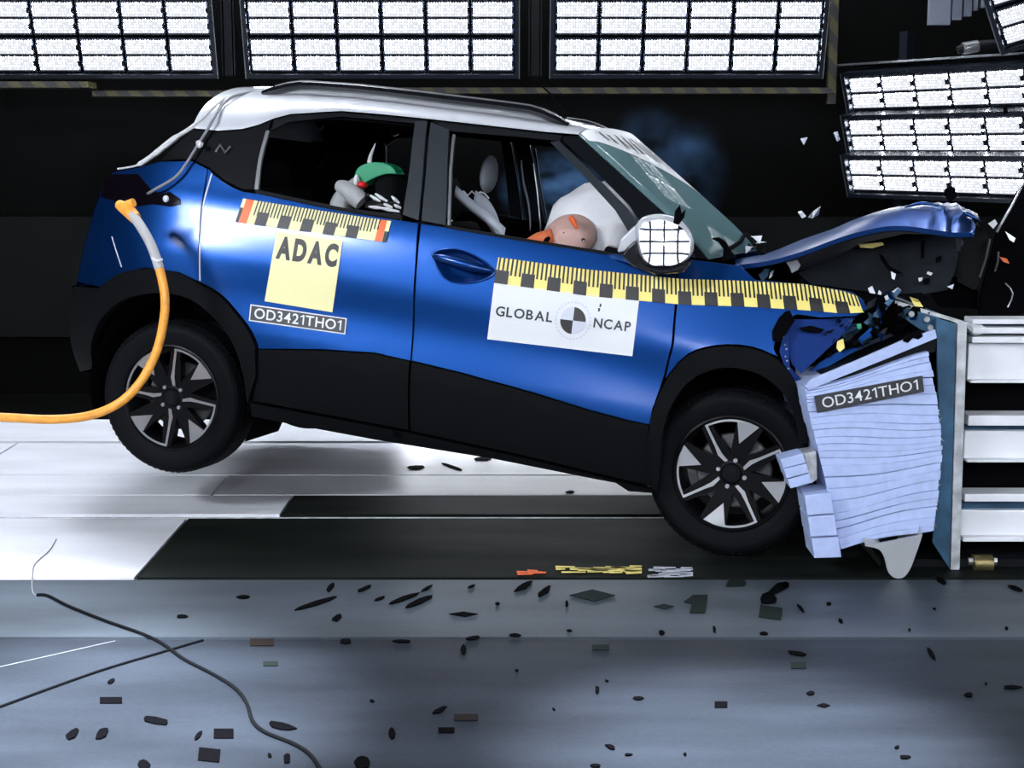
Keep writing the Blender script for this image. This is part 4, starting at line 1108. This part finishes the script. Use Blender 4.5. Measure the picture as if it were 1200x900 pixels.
b = MB(); b.ball(kp(418, 211, -.52), (.012, .02, .024), 12, 8); b.build('white_pad', 'sticker', K, True)
b = MB(); b.tube([kp(433, 191, -.48), kp(434, 183, -.48), kp(440, 168, -.46)], [.011, .008, .002], 8); b.build('antenna', 'rope', K, 'auto')
ST, o2 = car_thing('striped_cloth', tuple(cl(452, 238, -.52)), 'black and white striped cloth lying under the curved green shell', 'cloth')
rows = []
for i in range(9):
    r = []
    for j in range(13):
        px = 428 + 42 * j / 12; py = 226 + 1.2 * (j) * .9 + 17 * i / 8
        r.append(cl(px, py, -.53 - .03 * math.sin(i * .9 + j * .8)) - o2)
    rows.append(r)
b = MB(); b.grid(rows); b.build('cloth', 'ink', ST, True, solid=.004)
for (x0, y0, x1, y1) in ((434, 229, 446, 236), (440, 227, 454, 236), (459, 230, 468, 238), (432, 242, 450, 244), (444, 243, 468, 248), (450, 239, 460, 243), (462, 240, 470, 244)):
    p0 = cl(x0, y0, -.575) - o2; p1 = cl(x1, y1, -.575) - o2
    b = MB(); b.tube([p0, (p0 + p1) / 2 + Vector((0, -.006, 0)), p1], [.004, .008, .004], 6); b.build('stripe', 'sticker', ST, 'auto')

# ------------------------------------------------------------------ umbilical hose and ropes
h0 = CAR_T + CAR_R @ cl(142, 243, -.63); 
def cw(px, py, y): return CAR_T + CAR_R @ cl(px, py, y)
hose_px = [(-60, 488, 5.7), (0, 489, 5.75), (60, 491.5, 5.8), (105, 487, 5.85), (140, 472, 5.88), (165, 447, 5.9), (183, 413, 5.92), (192, 375, 5.93), (193, 345, 5.94), (187, 315, 5.96)]
hp = [wp(*q) for q in hose_px]
H = empty('umbilical_hose', hp[1]); tag(H, 'orange umbilical hose with a grey braided end, hanging off the rear of the car', 'hose')
hl = lambda L: [p - hp[1] for p in L]
path = smooth_path(hp, 6)
b = MB(); b.tube(hl(path), .0175, 12); b.build('hose_tube', 'orange_hose', H, 'auto')
up_px = [wp(187, 315, 5.96), wp(178, 289, 5.98), wp(166, 267, 6.0), wp(156, 253, 6.03), wp(149, 245, 6.06)]
b = MB(); b.tube(hl(smooth_path(up_px, 5)), [.019] * 21, 12); b.build('braided_sleeve', 'braid', H, 'auto')
b = MB(); b.tube(hl([up_px[3] + Vector((.01, 0, -.01)), up_px[4], wp(140, 240, 6.1)]), [.024, .028, .02], 12); b.tube(hl([wp(147, 241, 6.06), wp(157, 237, 6.05)]), .017, 10); b.build('hose_coupling', 'orange_hose', H, 'auto')
b = MB(); b.tube(hl(smooth_path([wp(178, 302, 5.95), wp(184, 306, 5.94), wp(190, 304, 5.96)], 3)), .005, 6); b.build('cable_tie', 'sticker', H, 'auto')
def rope(name, pts, r, m, lab, cat='rope'):
    b = MB(); L = smooth_path(pts, 5); rr = r if not isinstance(r, list) else [r[min(len(r) - 1, int(i / len(L) * len(r)))] for i in range(len(L))]
    o = b.tube(L, rr, 8).build(name, m, None, 'auto'); return tag(o, lab, cat)
rp = [cw(138, 198, -.70), cw(160, 194, -.70), cw(178, 183, -.70), cw(205, 162, -.70), cw(226, 148, -.70), cw(250, 126, -.66), cw(268, 112, -.50), cw(285, 106, -.4)]
rope('tie_rope', rp, [.004, .011, .013, .009, .007, .006, .005], 'rope', 'pale frayed rope running from the tailgate up over the roof corner')
def Sw(px, py, off): return CAR_T + CAR_R @ S(px, py, off)
rp = [cw(150, 240, -.66), cw(158, 236, -.68), Sw(180, 223, .03), Sw(205, 208, .03), Sw(218, 192, .03), Sw(233, 168, .03), Sw(243, 152, .03), Sw(251, 138, .03), cw(262, 122, -.62), cw(276, 112, -.55), cw(300, 107, -.42)]
rope('tie_rope', rp, .006, 'grey_rope', 'thin grey rope knotted at the pillar and tied over the white roof')
rope('rope_knot', [Sw(232, 166, .05), Sw(234, 171, .05), Sw(236, 167, .05)], .010, 'rope', 'small knot in the thin grey rope beside the rear pillar', 'knot')

# ------------------------------------------------------------------ barrier
YF = 5.40
hbk = empty('honeycomb_block', wp(1030, 640, YF)); tag(hbk, 'pale blue crushed block of stacked honeycomb layers carrying a black number strip', 'block')
HO = Vector(hbk.location)
TLp, TRp = (944, 456), (1087, 415)
BLp, BRp = (986, 643), (1094, 620)
Lp = sp2([TLp, (950, 492), (968, 568), BLp], 8); Rp = sp2([TRp, (1098, 470), (1103, 520), (1100, 566), BRp], 8)
def along(P, t):
    q = t * (len(P) - 1); i = min(int(q), len(P) - 2); a = q - i
    return (P[i][0] + (P[i + 1][0] - P[i][0]) * a, P[i][1] + (P[i + 1][1] - P[i][1]) * a)
rnd = random.Random(4)
cuts = [0]
while cuts[-1] < 1: cuts.append(cuts[-1] + rnd.uniform(.028, .058))
cuts[-1] = 1.0
def block_at(u, t, Y):
    a = along(Lp, t); c = along(Rp, t)
    return wp(a[0] + (c[0] - a[0]) * u, a[1] + (c[1] - a[1]) * u + 2.5 * math.sin(u * 5 + t * 9), Y) - HO
for i in range(len(cuts) - 1):
    t0, t1 = cuts[i], cuts[i + 1]
    dY = rnd.uniform(-.003, .003); e0, e1 = rnd.uniform(-.004, .002), rnd.uniform(-.003, .014); g0, g1 = .0004, rnd.choice((.0006, .0008, .0035))
    k0, k1 = rnd.uniform(-.0015, .0015), rnd.uniform(-.0025, .0025)
    b = MB(); rows = []
    N = 12
    for j in range(N + 1):
        u = e0 + (1 + e1 - e0) * j / N
        wob = rnd.uniform(-.0012, .0012)
        y = YF + dY + wob
        T0 = min(1, max(0, t0 + g0 + k0 * math.sin(u * 4) * (i > 0))); T1 = min(1, t1 - g1 + k1 * math.sin(u * 6) * (i < len(cuts) - 2))
        a, c = block_at(u, T0, y), block_at(u, T1, y)
        rows.append([a + Vector((0, .002, 0)) , a * .94 + c * .06, a * .06 + c * .94, c + Vector((0, .002, 0)), c + Vector((0, .55, 0)), a + Vector((0, .55, 0))])
    rows = [r + r[:1] for r in rows]
    b.grid(rows)
    n7 = 7; L_ = N * n7
    b.f.append(tuple(range(6))); b.m.append(0); b.f.append(tuple(L_ + q for q in range(6))); b.m.append(0)
    b.build('honeycomb_layer', 'honey', hbk)
b = MB()
b.prism([block_at(u, t, YF + .03) for u, t in ((.04, .02), (.97, .02), (.97, .98), (.04, .98))], Vector((0, .5, 0))); b.build('block_core', 'bluesteel', hbk)
Pb = Patch([(954, 464), (1081, 440)], [(958, 484), (1083, 459)], surf=lambda px, py, off: wp(px, py, YF - .012 - off) - HO)
b = MB(); Pb.rect(b, 0, 0, 1, 1, 0, 6, 2); npl = b.build('number_strip', 'greyink', hbk)
b = MB(); Pb.text(b, 'OD3421THO1', .06, .20, .95, .82, 1, .004); b.build('strip_text', 'sticker', npl)
b = MB()
for q in range(10):
    t = rnd.uniform(.1, .98); p = block_at(1.02, t, YF + rnd.uniform(0, .2)); p2 = block_at(1.0, t + rnd.uniform(-.02, .02), YF)
    b.tube([p2, p], .003, 5)
tag(b.build('torn_foil', 'honeyedge', hbk), kind='stuff')
# loose honeycomb pieces beside the wheel
def chunk(name, px, Y, d, lab, edge=None):
    o = empty(name, wp(sum(p[0] for p in px) / len(px), max(p[1] for p in px), Y)); tag(o, lab, 'block')
    n = 3
    (ax, ay), (bx, by), (cx, cy), (dx, dy) = px
    for q in range(n):
        t0, t1 = q / n + .01, (q + 1) / n - .01
        f = [(ax + (dx - ax) * t0, ay + (dy - ay) * t0), (bx + (cx - bx) * t0, by + (cy - by) * t0), (bx + (cx - bx) * t1, by + (cy - by) * t1), (ax + (dx - ax) * t1, ay + (dy - ay) * t1)]
        k = rnd.uniform(-.006, .006)
        pts = [wp(x + k * 100, y, Y + k) - o.location for x, y in f]
        b = MB(); b.hexa(pts, [p + Vector((0, d, 0)) for p in pts]); b.build('honeycomb_layer', 'honey', o, bevel=.003)
    if edge:
        pts = [wp(x, y, Y + .01) - o.location for x, y in edge]
        b = MB(); b.prism(pts, Vector((0, d * .9, 0))); b.build('frayed_end', 'honeyedge', o, bevel=.004)
    return o
chunk('honeycomb_offcut', [(914, 538), (941, 531), (952, 566), (926, 573)], 5.38, .10, 'small square offcut of pale blue honeycomb in front of the front wheel', [(941, 531), (957, 529), (958, 562), (950, 567)])
chunk('honeycomb_offcut', [(943, 580), (974, 577), (986, 654), (954, 655)], 5.36, .16, 'narrow upright piece of pale blue honeycomb left of the big block')
# upper face sheets lying on the block
o = empty('barrier_face_sheet', wp(1020, 440, 5.42)); tag(o, 'bent pale facing sheet lying on top of the crushed block, holed at its end', 'sheet')
pts = [wp(x, y, 5.39) - o.location for x, y in ((944, 453), (952, 444), (1010, 420), (1060, 398), (1096, 386), (1098, 396), (1040, 420), (990, 440), (948, 457))]
b = MB(); b.prism(pts, Vector((0, .03, -.004))); b.build('face_sheet', 'honey', o)
pts = [wp(x, y, 5.44) - o.location for x, y in ((948, 458), (1000, 436), (1050, 414), (1097, 395), (1096, 412), (1040, 428))]
b = MB(); b.prism(pts, Vector((0, .3, 0))); b.build('sheet_underside', 'dark', o)
pts = [wp(x, y, 5.385) - o.location for x, y in ((1058, 400), (1066, 391), (1078, 388), (1082, 394), (1076, 398), (1070, 396), (1064, 402))]
b = MB(); b.prism(pts, Vector((0, .01, 0))); b.build('sheet_hole', 'black', o)
# the plate and the ladder of beams behind it
bar = empty('barrier', (1.66, 6.0, 0)); tag(bar, 'steel crash barrier of an upright scratched plate backed by white horizontal beams', 'barrier')
bo = Vector(bar.location)
x0 = wp(1113, 667, 5.49).x; xt = wp(1121, 378, 5.49).x
ztop = wp(1121, 378, 5.49).z
def hexbox(name, X0, X1, Xt0, Xt1, Y0, Y1, z0, z1, m, bevel=.003):
    f = [Vector((X0, Y0, z0)) - bo, Vector((X1, Y0, z0)) - bo, Vector((Xt1, Y0, z1)) - bo, Vector((Xt0, Y0, z1)) - bo]
    g = [Vector((X0, Y1, z0)) - bo, Vector((X1, Y1, z0)) - bo, Vector((Xt1, Y1, z1)) - bo, Vector((Xt0, Y1, z1)) - bo]
    b = MB(); b.hexa(f, g); return b.build(name, m, bar, bevel=bevel)
hexbox('plate_edge', x0, x0 + .034, xt, xt + .036, 5.48, 5.56, 0, ztop, 'greysteel')
hexbox('upright_plate', x0, x0 + .030, xt, xt + .030, 5.561, 6.72, 0, ztop, 'bluesteel')
b = MB(); p = [wp(1097, 372, 5.47), wp(1121, 380, 5.47), wp(1113, 667, 5.47), wp(1093, 636, 5.47), wp(1101, 520, 5.47)]
b.prism([q - bo for q in p], Vector((0, .015, 0))); b.build('side_flange', 'bluesteel', bar, bevel=.002)
p = [wp(1052, 353, 5.6), wp(1138, 379, 5.47), wp(1140, 384, 5.47), wp(1052, 358, 5.6)]
b = MB(); b.prism([q - bo for q in p], Vector((.0, .04, .0))); b.build('top_angle', 'greysteel', bar, bevel=.002)
p = [wp(1056, 359, 5.6), wp(1098, 372, 5.5), wp(1098, 393, 5.5), wp(1078, 386, 5.55), wp(1058, 372, 5.6)]
b = MB(); b.prism([q - bo for q in p], Vector((0, .02, 0))); tb = b.build('gusset', 'bluesteel', bar, bevel=.002)
for q in ((1068, 368), (1086, 374), (1090, 384)):
    b = MB(); b.lathe_y([(0, -.008), (.010, -.008), (.012, 0)], 8, wp(*q, 5.5) - bo); b.build('gusset_bolt', 'steel', tb, 'auto')
p = [wp(1130, 381, 5.52), wp(1145, 377, 5.52), wp(1163, 388, 5.52), wp(1142, 394, 5.52)]
b = MB(); b.prism([q - bo for q in p], Vector((0, .06, 0))); b.build('top_bracket', 'greysteel', bar, bevel=.004)
X1 = 3.0
def beam(name, ya, yb, m='beam', Y=5.55, d=.9, xs=1128):
    za = wp(xs, ya, Y).z; zb_ = wp(xs, yb, Y).z; xa = x0 + .05
    b = MB(); b.box(((xa + X1) / 2 - bo.x, Y + d / 2 - bo.y, (za + zb_) / 2 - bo.z), (X1 - xa, d, za - zb_)); return b.build(name, m, bar, bevel=.003)
for ya, yb in ((402, 446), (505, 539), (598, 630)):
    beam('beam_web', ya, yb, 'beam', 5.55, .07)
for ya, yb in ((374, 380), (384, 391), (395, 402), (446, 449), (487, 499), (539, 542), (579, 588), (630, 635)):
    beam('beam_flange', ya, yb, 'beam', 5.51, .11)
for ya, yb in ((380, 384), (391, 395), (499, 505), (588, 598)):
    beam('beam_recess', ya, yb, 'bluesteel', 5.58, .05)
b = MB(); b.box((.57, -.33, .44), (1.5, .03, .86)); b.build('inner_wall', 'black', bar)
for xx in (.25, 1.1):
    b = MB(); b.box((xx, .2, .28), (.12, .3, .56)); b.build('post', 'dark', bar)
b = MB(); q = wp(1151, 660, 5.50) - bo
b.tube([q + Vector((-.035, 0, 0)), q + Vector((.035, 0, 0))], .033, 20); rl = b.build('roller', 'brass', bar, 'auto')
for s in (-1, 1):
    b = MB(); b.tube([q + Vector((s * .036, 0, .008)), q + Vector((s * .052, 0, .008))], .014, 6); b.build('axle_nut', 'steel', rl, 'auto')
b = MB(); b.box(q + Vector((0, .06, -.01)), (.06, .06, .07)); b.build('roller_bracket', 'dark', bar)
b = MB(); b.box((.55, .0, .02), (1.7, 1.0, .03)); b.build('base_plate', 'dark', bar)
o = empty('hanging_splash_guard', wp(1052, 678, 5.36)); tag(o, 'curved grey sheet tongue hanging below the crushed block to the floor', 'sheet')
px = sp2([(1014, 640), (1030, 644), (1037, 655), (1041, 670), (1048, 677), (1058, 677), (1066, 668), (1074, 648), (1081, 627)], 3)
L_ = [wp(x, y, 5.36) - o.location for x, y in px]
b = MB(); rows = []
for k, dy in enumerate((0, .03, .09, .2)):
    rows.append([p + Vector((0, dy, (.02 * k))) for p in L_])
b.grid(rows)
b.prism(L_, Vector((0, .012, 0))); b.build('tongue', mat('grey_sheet', (.36, .38, .40), .45, .2), o)

# ------------------------------------------------------------------ cables and fragments on the floor
def fcable(name, px, r, m, lab, z=None):
    pts = [fl(x, y, (r if z is None else z)) for x, y in px]
    o = MB().tube(smooth_path(pts, 5), r, 8).build(name, m, None, 'auto'); return tag(o, lab, 'cable')
fcable('floor_cable', [(43, 697), (56, 698), (80, 710), (125, 728), (165, 742), (190, 754), (215, 772), (248, 789), (275, 806), (289, 824), (296, 845), (311, 858), (345, 872), (365, 886), (380, 910)], .0055, 'rubber', 'thin dark cable snaking across the pale floor toward the camera')
fcable('floor_cable', [(-30, 838), (0, 828), (60, 806), (120, 785), (180, 767), (238, 750)], .004, 'rubber', 'straight dark cable lying diagonally on the floor at the lower left')
fcable('floor_cable', [(-20, 786), (60, 768), (135, 751)], .0015, 'grey_rope', 'faint thin pale cord on the floor at the lower left')
fcable('floor_string', [(66, 632), (58, 645), (41, 661), (38, 675), (38, 692), (42, 698)], .0025, 'grey_rope', 'pale string tied to the end of the snaking dark cable')
def frag(px, py, w, h, rot=0, m='black', shape='irr', lab=None, group=None, thick=.0035, seed=0, name='plastic_fragment'):
    r_ = random.Random(seed or int(px * 7 + py)); c = fl(px, py); m = 'black' if m == 'ink' else m
    if shape == 'rect': base = [(-1, -1), (1, -1), (1, 1), (-1, 1)]
    elif shape == 'dia': base = [(-1, 0), (0, -1), (1, .0), (.1, 1)]
    elif shape == 'notch': base = [(-1, -.2), (-.2, -1), (1, -1), (.8, 1), (-.5, 1), (-.3, 0)]
    else: base = [(math.cos(2 * math.pi * k / 8) * r_.uniform(.7, 1.1), math.sin(2 * math.pi * k / 8) * r_.uniform(.7, 1.1)) for k in range(8)]
    a = math.radians(rot); pts = []
    for x, y in base:
        X = x * w / 2; Y = y * h / 2
        pts.append(fl(px + X * math.cos(a) - Y * math.sin(a), py + X * math.sin(a) + Y * math.cos(a), .0015) - c)
    b = MB(); b.prism(pts, Vector((0, 0, thick if shape == 'irr' else .002)))
    o = b.build(name, m); o.location = c
    where = ('small dark sliver on the wide front slab', 'slivers on the front slab') if py > 748 else (('small dark sliver on the grey strip beside the dark track', 'slivers on the grey strip') if py > 678 else ('small dark sliver on the pale strips under the car', 'slivers under the car'))
    return tag(o, lab or where[0], 'fragment', group or (None if lab else where[1]))
gt = 'dark_green_film'
M['film'] = mat(gt, (.009, .014, .012), .7, spec=.08)
M['brown'] = mat('dark_brown_film', (.010, .006, .005), .7, spec=.08)
named = [
 (694, 698, 54, 14, 0, 'film', 'dia', 'dark green diamond of film on the strip below the front door'),
 (815, 708, 28, 21, 0, 'film', 'notch', 'notched dark green rectangle on the strip left of the front wheel'),
 (903, 718, 26, 14, 8, 'film', 'rect', 'dark tilted rectangle just below the black shard near the honeycomb block'),
 (900, 702, 22, 15, 0, 'black', 'irr', 'black shard with glassy splinters on the strip below the front wheel'),
 (262, 860, 23, 11, 0, 'black', 'rect', 'upper of two black rectangles at the bottom left of the floor'),
 (245, 885, 25, 15, 6, 'black', 'rect', 'lower of two black rectangles at the bottom left of the floor'),
 (85, 861, 20, 10, -35, 'black', 'irr', 'leftmost of two black curled scraps at the lower left'),
 (120, 860, 20, 10, -40, 'black', 'irr', 'second of two black curled scraps at the lower left'),
 (130, 821, 26, 7, 0, 'black', 'rect', 'flat black strip on the floor under the diagonal cable'),
 (182, 845, 38, 8, 10, 'black', 'irr', 'long black sliver on the floor above the two curled scraps'),
 (329, 851, 36, 10, 10, 'black', 'irr', 'long black scrap beside the end of the snaking cable'),
 (168, 897, 16, 14, 0, 'black', 'irr', 'black lump cut off by the bottom edge at the left'),
 (425, 894, 20, 18, 0, 'black', 'irr', 'dark lump at the bottom edge right of the snaking cable'),
 (307, 753, 28, 8, 0, 'brown', 'rect', 'brown strip touching the joint right of the cables'),
 (546, 841, 28, 7, 0, 'brown', 'rect', 'dark brown rectangle in the shaded middle of the front slab'),
 (523, 856, 19, 6, 0, 'black', 'rect', 'small black rectangle below the dark brown one on the front slab'),
 (317, 778, 17, 5, 0, 'film', 'rect', 'small dark green rectangle right of the snaking cable'),
 (704, 759, 20, 6, 0, 'film', 'rect', 'small dark green rectangle just under the joint in the middle'),
 (936, 780, 18, 7, 0, 'film', 'rect', 'small dark green rectangle under the front wheel below the joint'),
 (862, 684, 28, 9, 0, 'film', 'irr', 'greenish scrap beside the track edge below the front wheel'),
 (845, 826, 15, 7, 0, 'black', 'rect', 'small black chip on the bright front slab, left of its twin'),
 (965, 827, 16, 5, 0, 'black', 'dia', 'small black chip with a bright rim on the front slab at the right'),
 (778, 711, 24, 6, 0, 'film', 'dia', 'thin green diamond of film left of the notched rectangle'),
 (543, 720, 34, 6, 0, 'black', 'dia', 'black spindle shaped scrap on the strip below the rear of the front door'),
]
for q in named: frag(*q[:7], lab=q[7])
for q in [(473, 702, 40, 5, -20), (492, 705, 40, 6, -25), (427, 690, 22, 4, -25), (614, 687, 26, 7, -30), (636, 695, 18, 7, -30), (664, 708, 4, 8), (543, 762, 8, 14), (700, 809, 6, 10), (748, 819, 13, 4), (515, 833, 18, 6, -25),
          (459, 860, 8, 14), (715, 876, 13, 5, 20), (736, 885, 10, 3), (698, 898, 12, 5), (603, 745, 16, 4), (583, 708, 6, 3), (938, 713, 14, 4, 50), (971, 708, 6, 4), (837, 738, 10, 4, 80), (895, 743, 10, 4), (933, 766, 26, 5, 8),
          (1091, 766, 18, 5, 55), (1135, 815, 12, 6), (950, 813, 10, 5), (1103, 681, 14, 8, 30), (336, 890, 10, 13), (316, 886, 5, 6), (213, 723, 14, 4), (372, 707, 60, 5, -18), (387, 689, 14, 6, -50), (395, 724, 16, 6, -30),
          (232, 863, 14, 5, -50), (130, 799, 10, 5, -30), (552, 688, 10, 3, -20), (500, 690, 16, 3, -30), (640, 690, 14, 3, -30), (487, 548, 22, 5), (530, 547, 30, 2.5, 18), (565, 538, 20, 4), (668, 577, 10, 3), (285, 700, 16, 4), (445, 702, 14, 3, -20),
          (1190, 690, 18, 5, 20), (1060, 888, 14, 5), (775, 742, 8, 6), (555, 748, 20, 5, -10), (470, 752, 24, 4), (405, 752, 16, 6), (985, 728, 8, 4, 40), (1185, 806, 24, 4)]:
    frag(*q)
rnd = random.Random(17)
for q in range(12):
    x, y = rnd.uniform(380, 1190), rnd.choice((rnd.uniform(682, 742), rnd.uniform(752, 890)))
    frag(x, y, rnd.uniform(3, 8), rnd.uniform(2, 4), rnd.uniform(-40, 40), seed=q + 5)
o = frag(913, 690, 30, 12, -25, 'mirror', 'irr', 'clear glassy splinters beside the black shard below the front wheel', name='glass_splinter')
# scraped paint on the track edge
def scrape(x0_, x1_, y0_, y1_, m, lab, n, seed):
    r_ = random.Random(seed); o = empty('paint_scrape', fl((x0_ + x1_) / 2, (y0_ + y1_) / 2)); tag(o, lab, 'paint mark'); b = MB()
    for k in range(n):
        xa = r_.uniform(x0_, x1_ - 10); l = r_.uniform(10, 45); yy = r_.uniform(y0_, y1_); h = r_.uniform(.4, 1.4)
        b.prism([fl(x, y, .001) - o.location for x, y in ((xa, yy + h), (min(x1_, xa + l), yy + h * .3), (min(x1_, xa + l), yy - h * .4), (xa, yy - h))], Vector((0, 0, .002)))
    tag(b.build('scraped_paint', m, o), kind='stuff')
scrape(648, 752, 663, 672, 'yellow', 'worn yellow paint along the edge of the dark track', 26, 2)
scrape(598, 640, 669, 673, 'orange_film', 'faint orange scrape left of the worn yellow paint', 5, 3)
scrape(758, 812, 665, 676, 'softgrey', 'whitish scrape on the track edge left of the front wheel', 22, 4)
# pieces in the air and on the car
def flying(px, Y, m, lab, name='flying_fragment', d=.012):
    c = wp(sum(p[0] for p in px) / len(px), sum(p[1] for p in px) / len(px), Y)
    b = MB(); b.prism([wp(x, y, Y + .01 * (i % 2)) - c for i, (x, y) in enumerate(px)], Vector((.004, d, .003)))
    o = b.build(name, m); o.location = c; return tag(o, lab, 'fragment')
flying([(935, 249), (939, 248), (944, 254), (940, 256)], 5.9, 'sticker', 'rounded white splinter flying above the bonnet')
flying([(947, 255), (952, 249), (961, 243), (959, 252), (952, 256)], 5.9, 'alloy', 'forked white splinter flying above the bonnet')
flying([(938, 163), (946, 162), (942, 170)], 6.4, 'softgrey', 'tiny grey triangle in the air left of the stacked panels')
flying([(977, 156), (981, 155), (984, 164), (981, 166)], 6.4, 'softgrey', 'tiny pale sliver in the air at the edge of the stacked panels')
flying([(1106, 224), (1112, 219), (1119, 221), (1121, 231), (1113, 238), (1109, 233)], 5.9, 'black', 'black cup shaped fragment flying over the end of the bonnet')
flying([(1175, 126), (1180, 122), (1181, 132), (1177, 135)], 6.2, 'black', 'small black fragment in front of the stacked panels')
flying([(1149, 155), (1154, 154), (1153, 159)], 6.2, 'black', 'tiny black speck in front of the stacked panels')
flying([(789, 262), (791, 247), (796, 241), (798, 251), (803, 246), (801, 256), (795, 264)], 5.55, 'black', 'forked black plastic piece standing above the door mirror')
flying([(834, 280), (842, 279), (850, 284), (856, 295), (862, 302), (846, 306), (848, 292), (842, 284)], 5.72, 'black', 'hooked black plastic piece at the foot of the windscreen')
o = empty('crumpled_foil', wp(886, 292, 6.2)); tag(o, 'white crumpled scrap behind the rear edge of the bonnet', 'fragment')
rnd = random.Random(9)
for k in range(7):
    x, y = rnd.uniform(878, 898), rnd.uniform(278, 298)
    b = MB(); b.prism([wp(x + rnd.uniform(-7, 7), y + rnd.uniform(-6, 6), 6.2 + rnd.uniform(-.02, .02)) - o.location for _ in range(4)], Vector((0, .006, 0))); b.build('foil_fold', rnd.choice(('sticker', 'softgrey', 'dark')), o)
# ------------------------------------------------------------------ airbag smoke
def smoke(c, r, dens, lab, seed):
    m = bpy.data.materials.new('blue_smoke'); m.use_nodes = True
    nt = m.node_tree; nt.nodes.clear()
    out = nt.nodes.new('ShaderNodeOutputMaterial'); v = nt.nodes.new('ShaderNodeVolumePrincipled')
    v.inputs['Color'].default_value = (.22, .50, 1, 1); v.inputs['Anisotropy'].default_value = .3
    tc = nt.nodes.new('ShaderNodeTexCoord'); n = nt.nodes.new('ShaderNodeTexNoise'); n.inputs['Scale'].default_value = 1.7; n.inputs['Detail'].default_value = 5
    mp = nt.nodes.new('ShaderNodeMapping'); mp.inputs['Location'].default_value = (seed, seed * 2, 0)
    nt.links.new(tc.outputs['Object'], mp.inputs[0]); nt.links.new(mp.outputs[0], n.inputs['Vector'])
    ln = nt.nodes.new('ShaderNodeVectorMath'); ln.operation = 'LENGTH'; nt.links.new(tc.outputs['Object'], ln.inputs[0])
    fa = nt.nodes.new('ShaderNodeMapRange'); fa.inputs['From Min'].default_value = 1.0; fa.inputs['From Max'].default_value = .2; fa.inputs['To Max'].default_value = dens
    nt.links.new(ln.outputs['Value'], fa.inputs['Value'])
    mr = nt.nodes.new('ShaderNodeMapRange'); mr.inputs['From Min'].default_value = .46; mr.inputs['From Max'].default_value = .72
    nt.links.new(n.outputs['Fac'], mr.inputs['Value'])
    mu = nt.nodes.new('ShaderNodeMath'); mu.operation = 'MULTIPLY'
    nt.links.new(fa.outputs[0], mu.inputs[0]); nt.links.new(mr.outputs[0], mu.inputs[1]); nt.links.new(mu.outputs[0], v.inputs['Density'])
    nt.links.new(v.outputs[0], out.inputs['Volume'])
    b = MB(); b.ball((0, 0, 0), 1, 20, 12); o = b.build('smoke', m, None, True); o.location = c; o.scale = r
    tag(o, lab, 'smoke', kind='stuff')
smoke(wp(775, 200, 7.3), (.36, .30, .34), 1.0, 'thin blue airbag smoke drifting out above the windscreen', 3.1)
smoke(wp(650, 225, 7.75), (.30, .35, .22), 2.6, 'blue airbag smoke outside the far front window', 7.7)
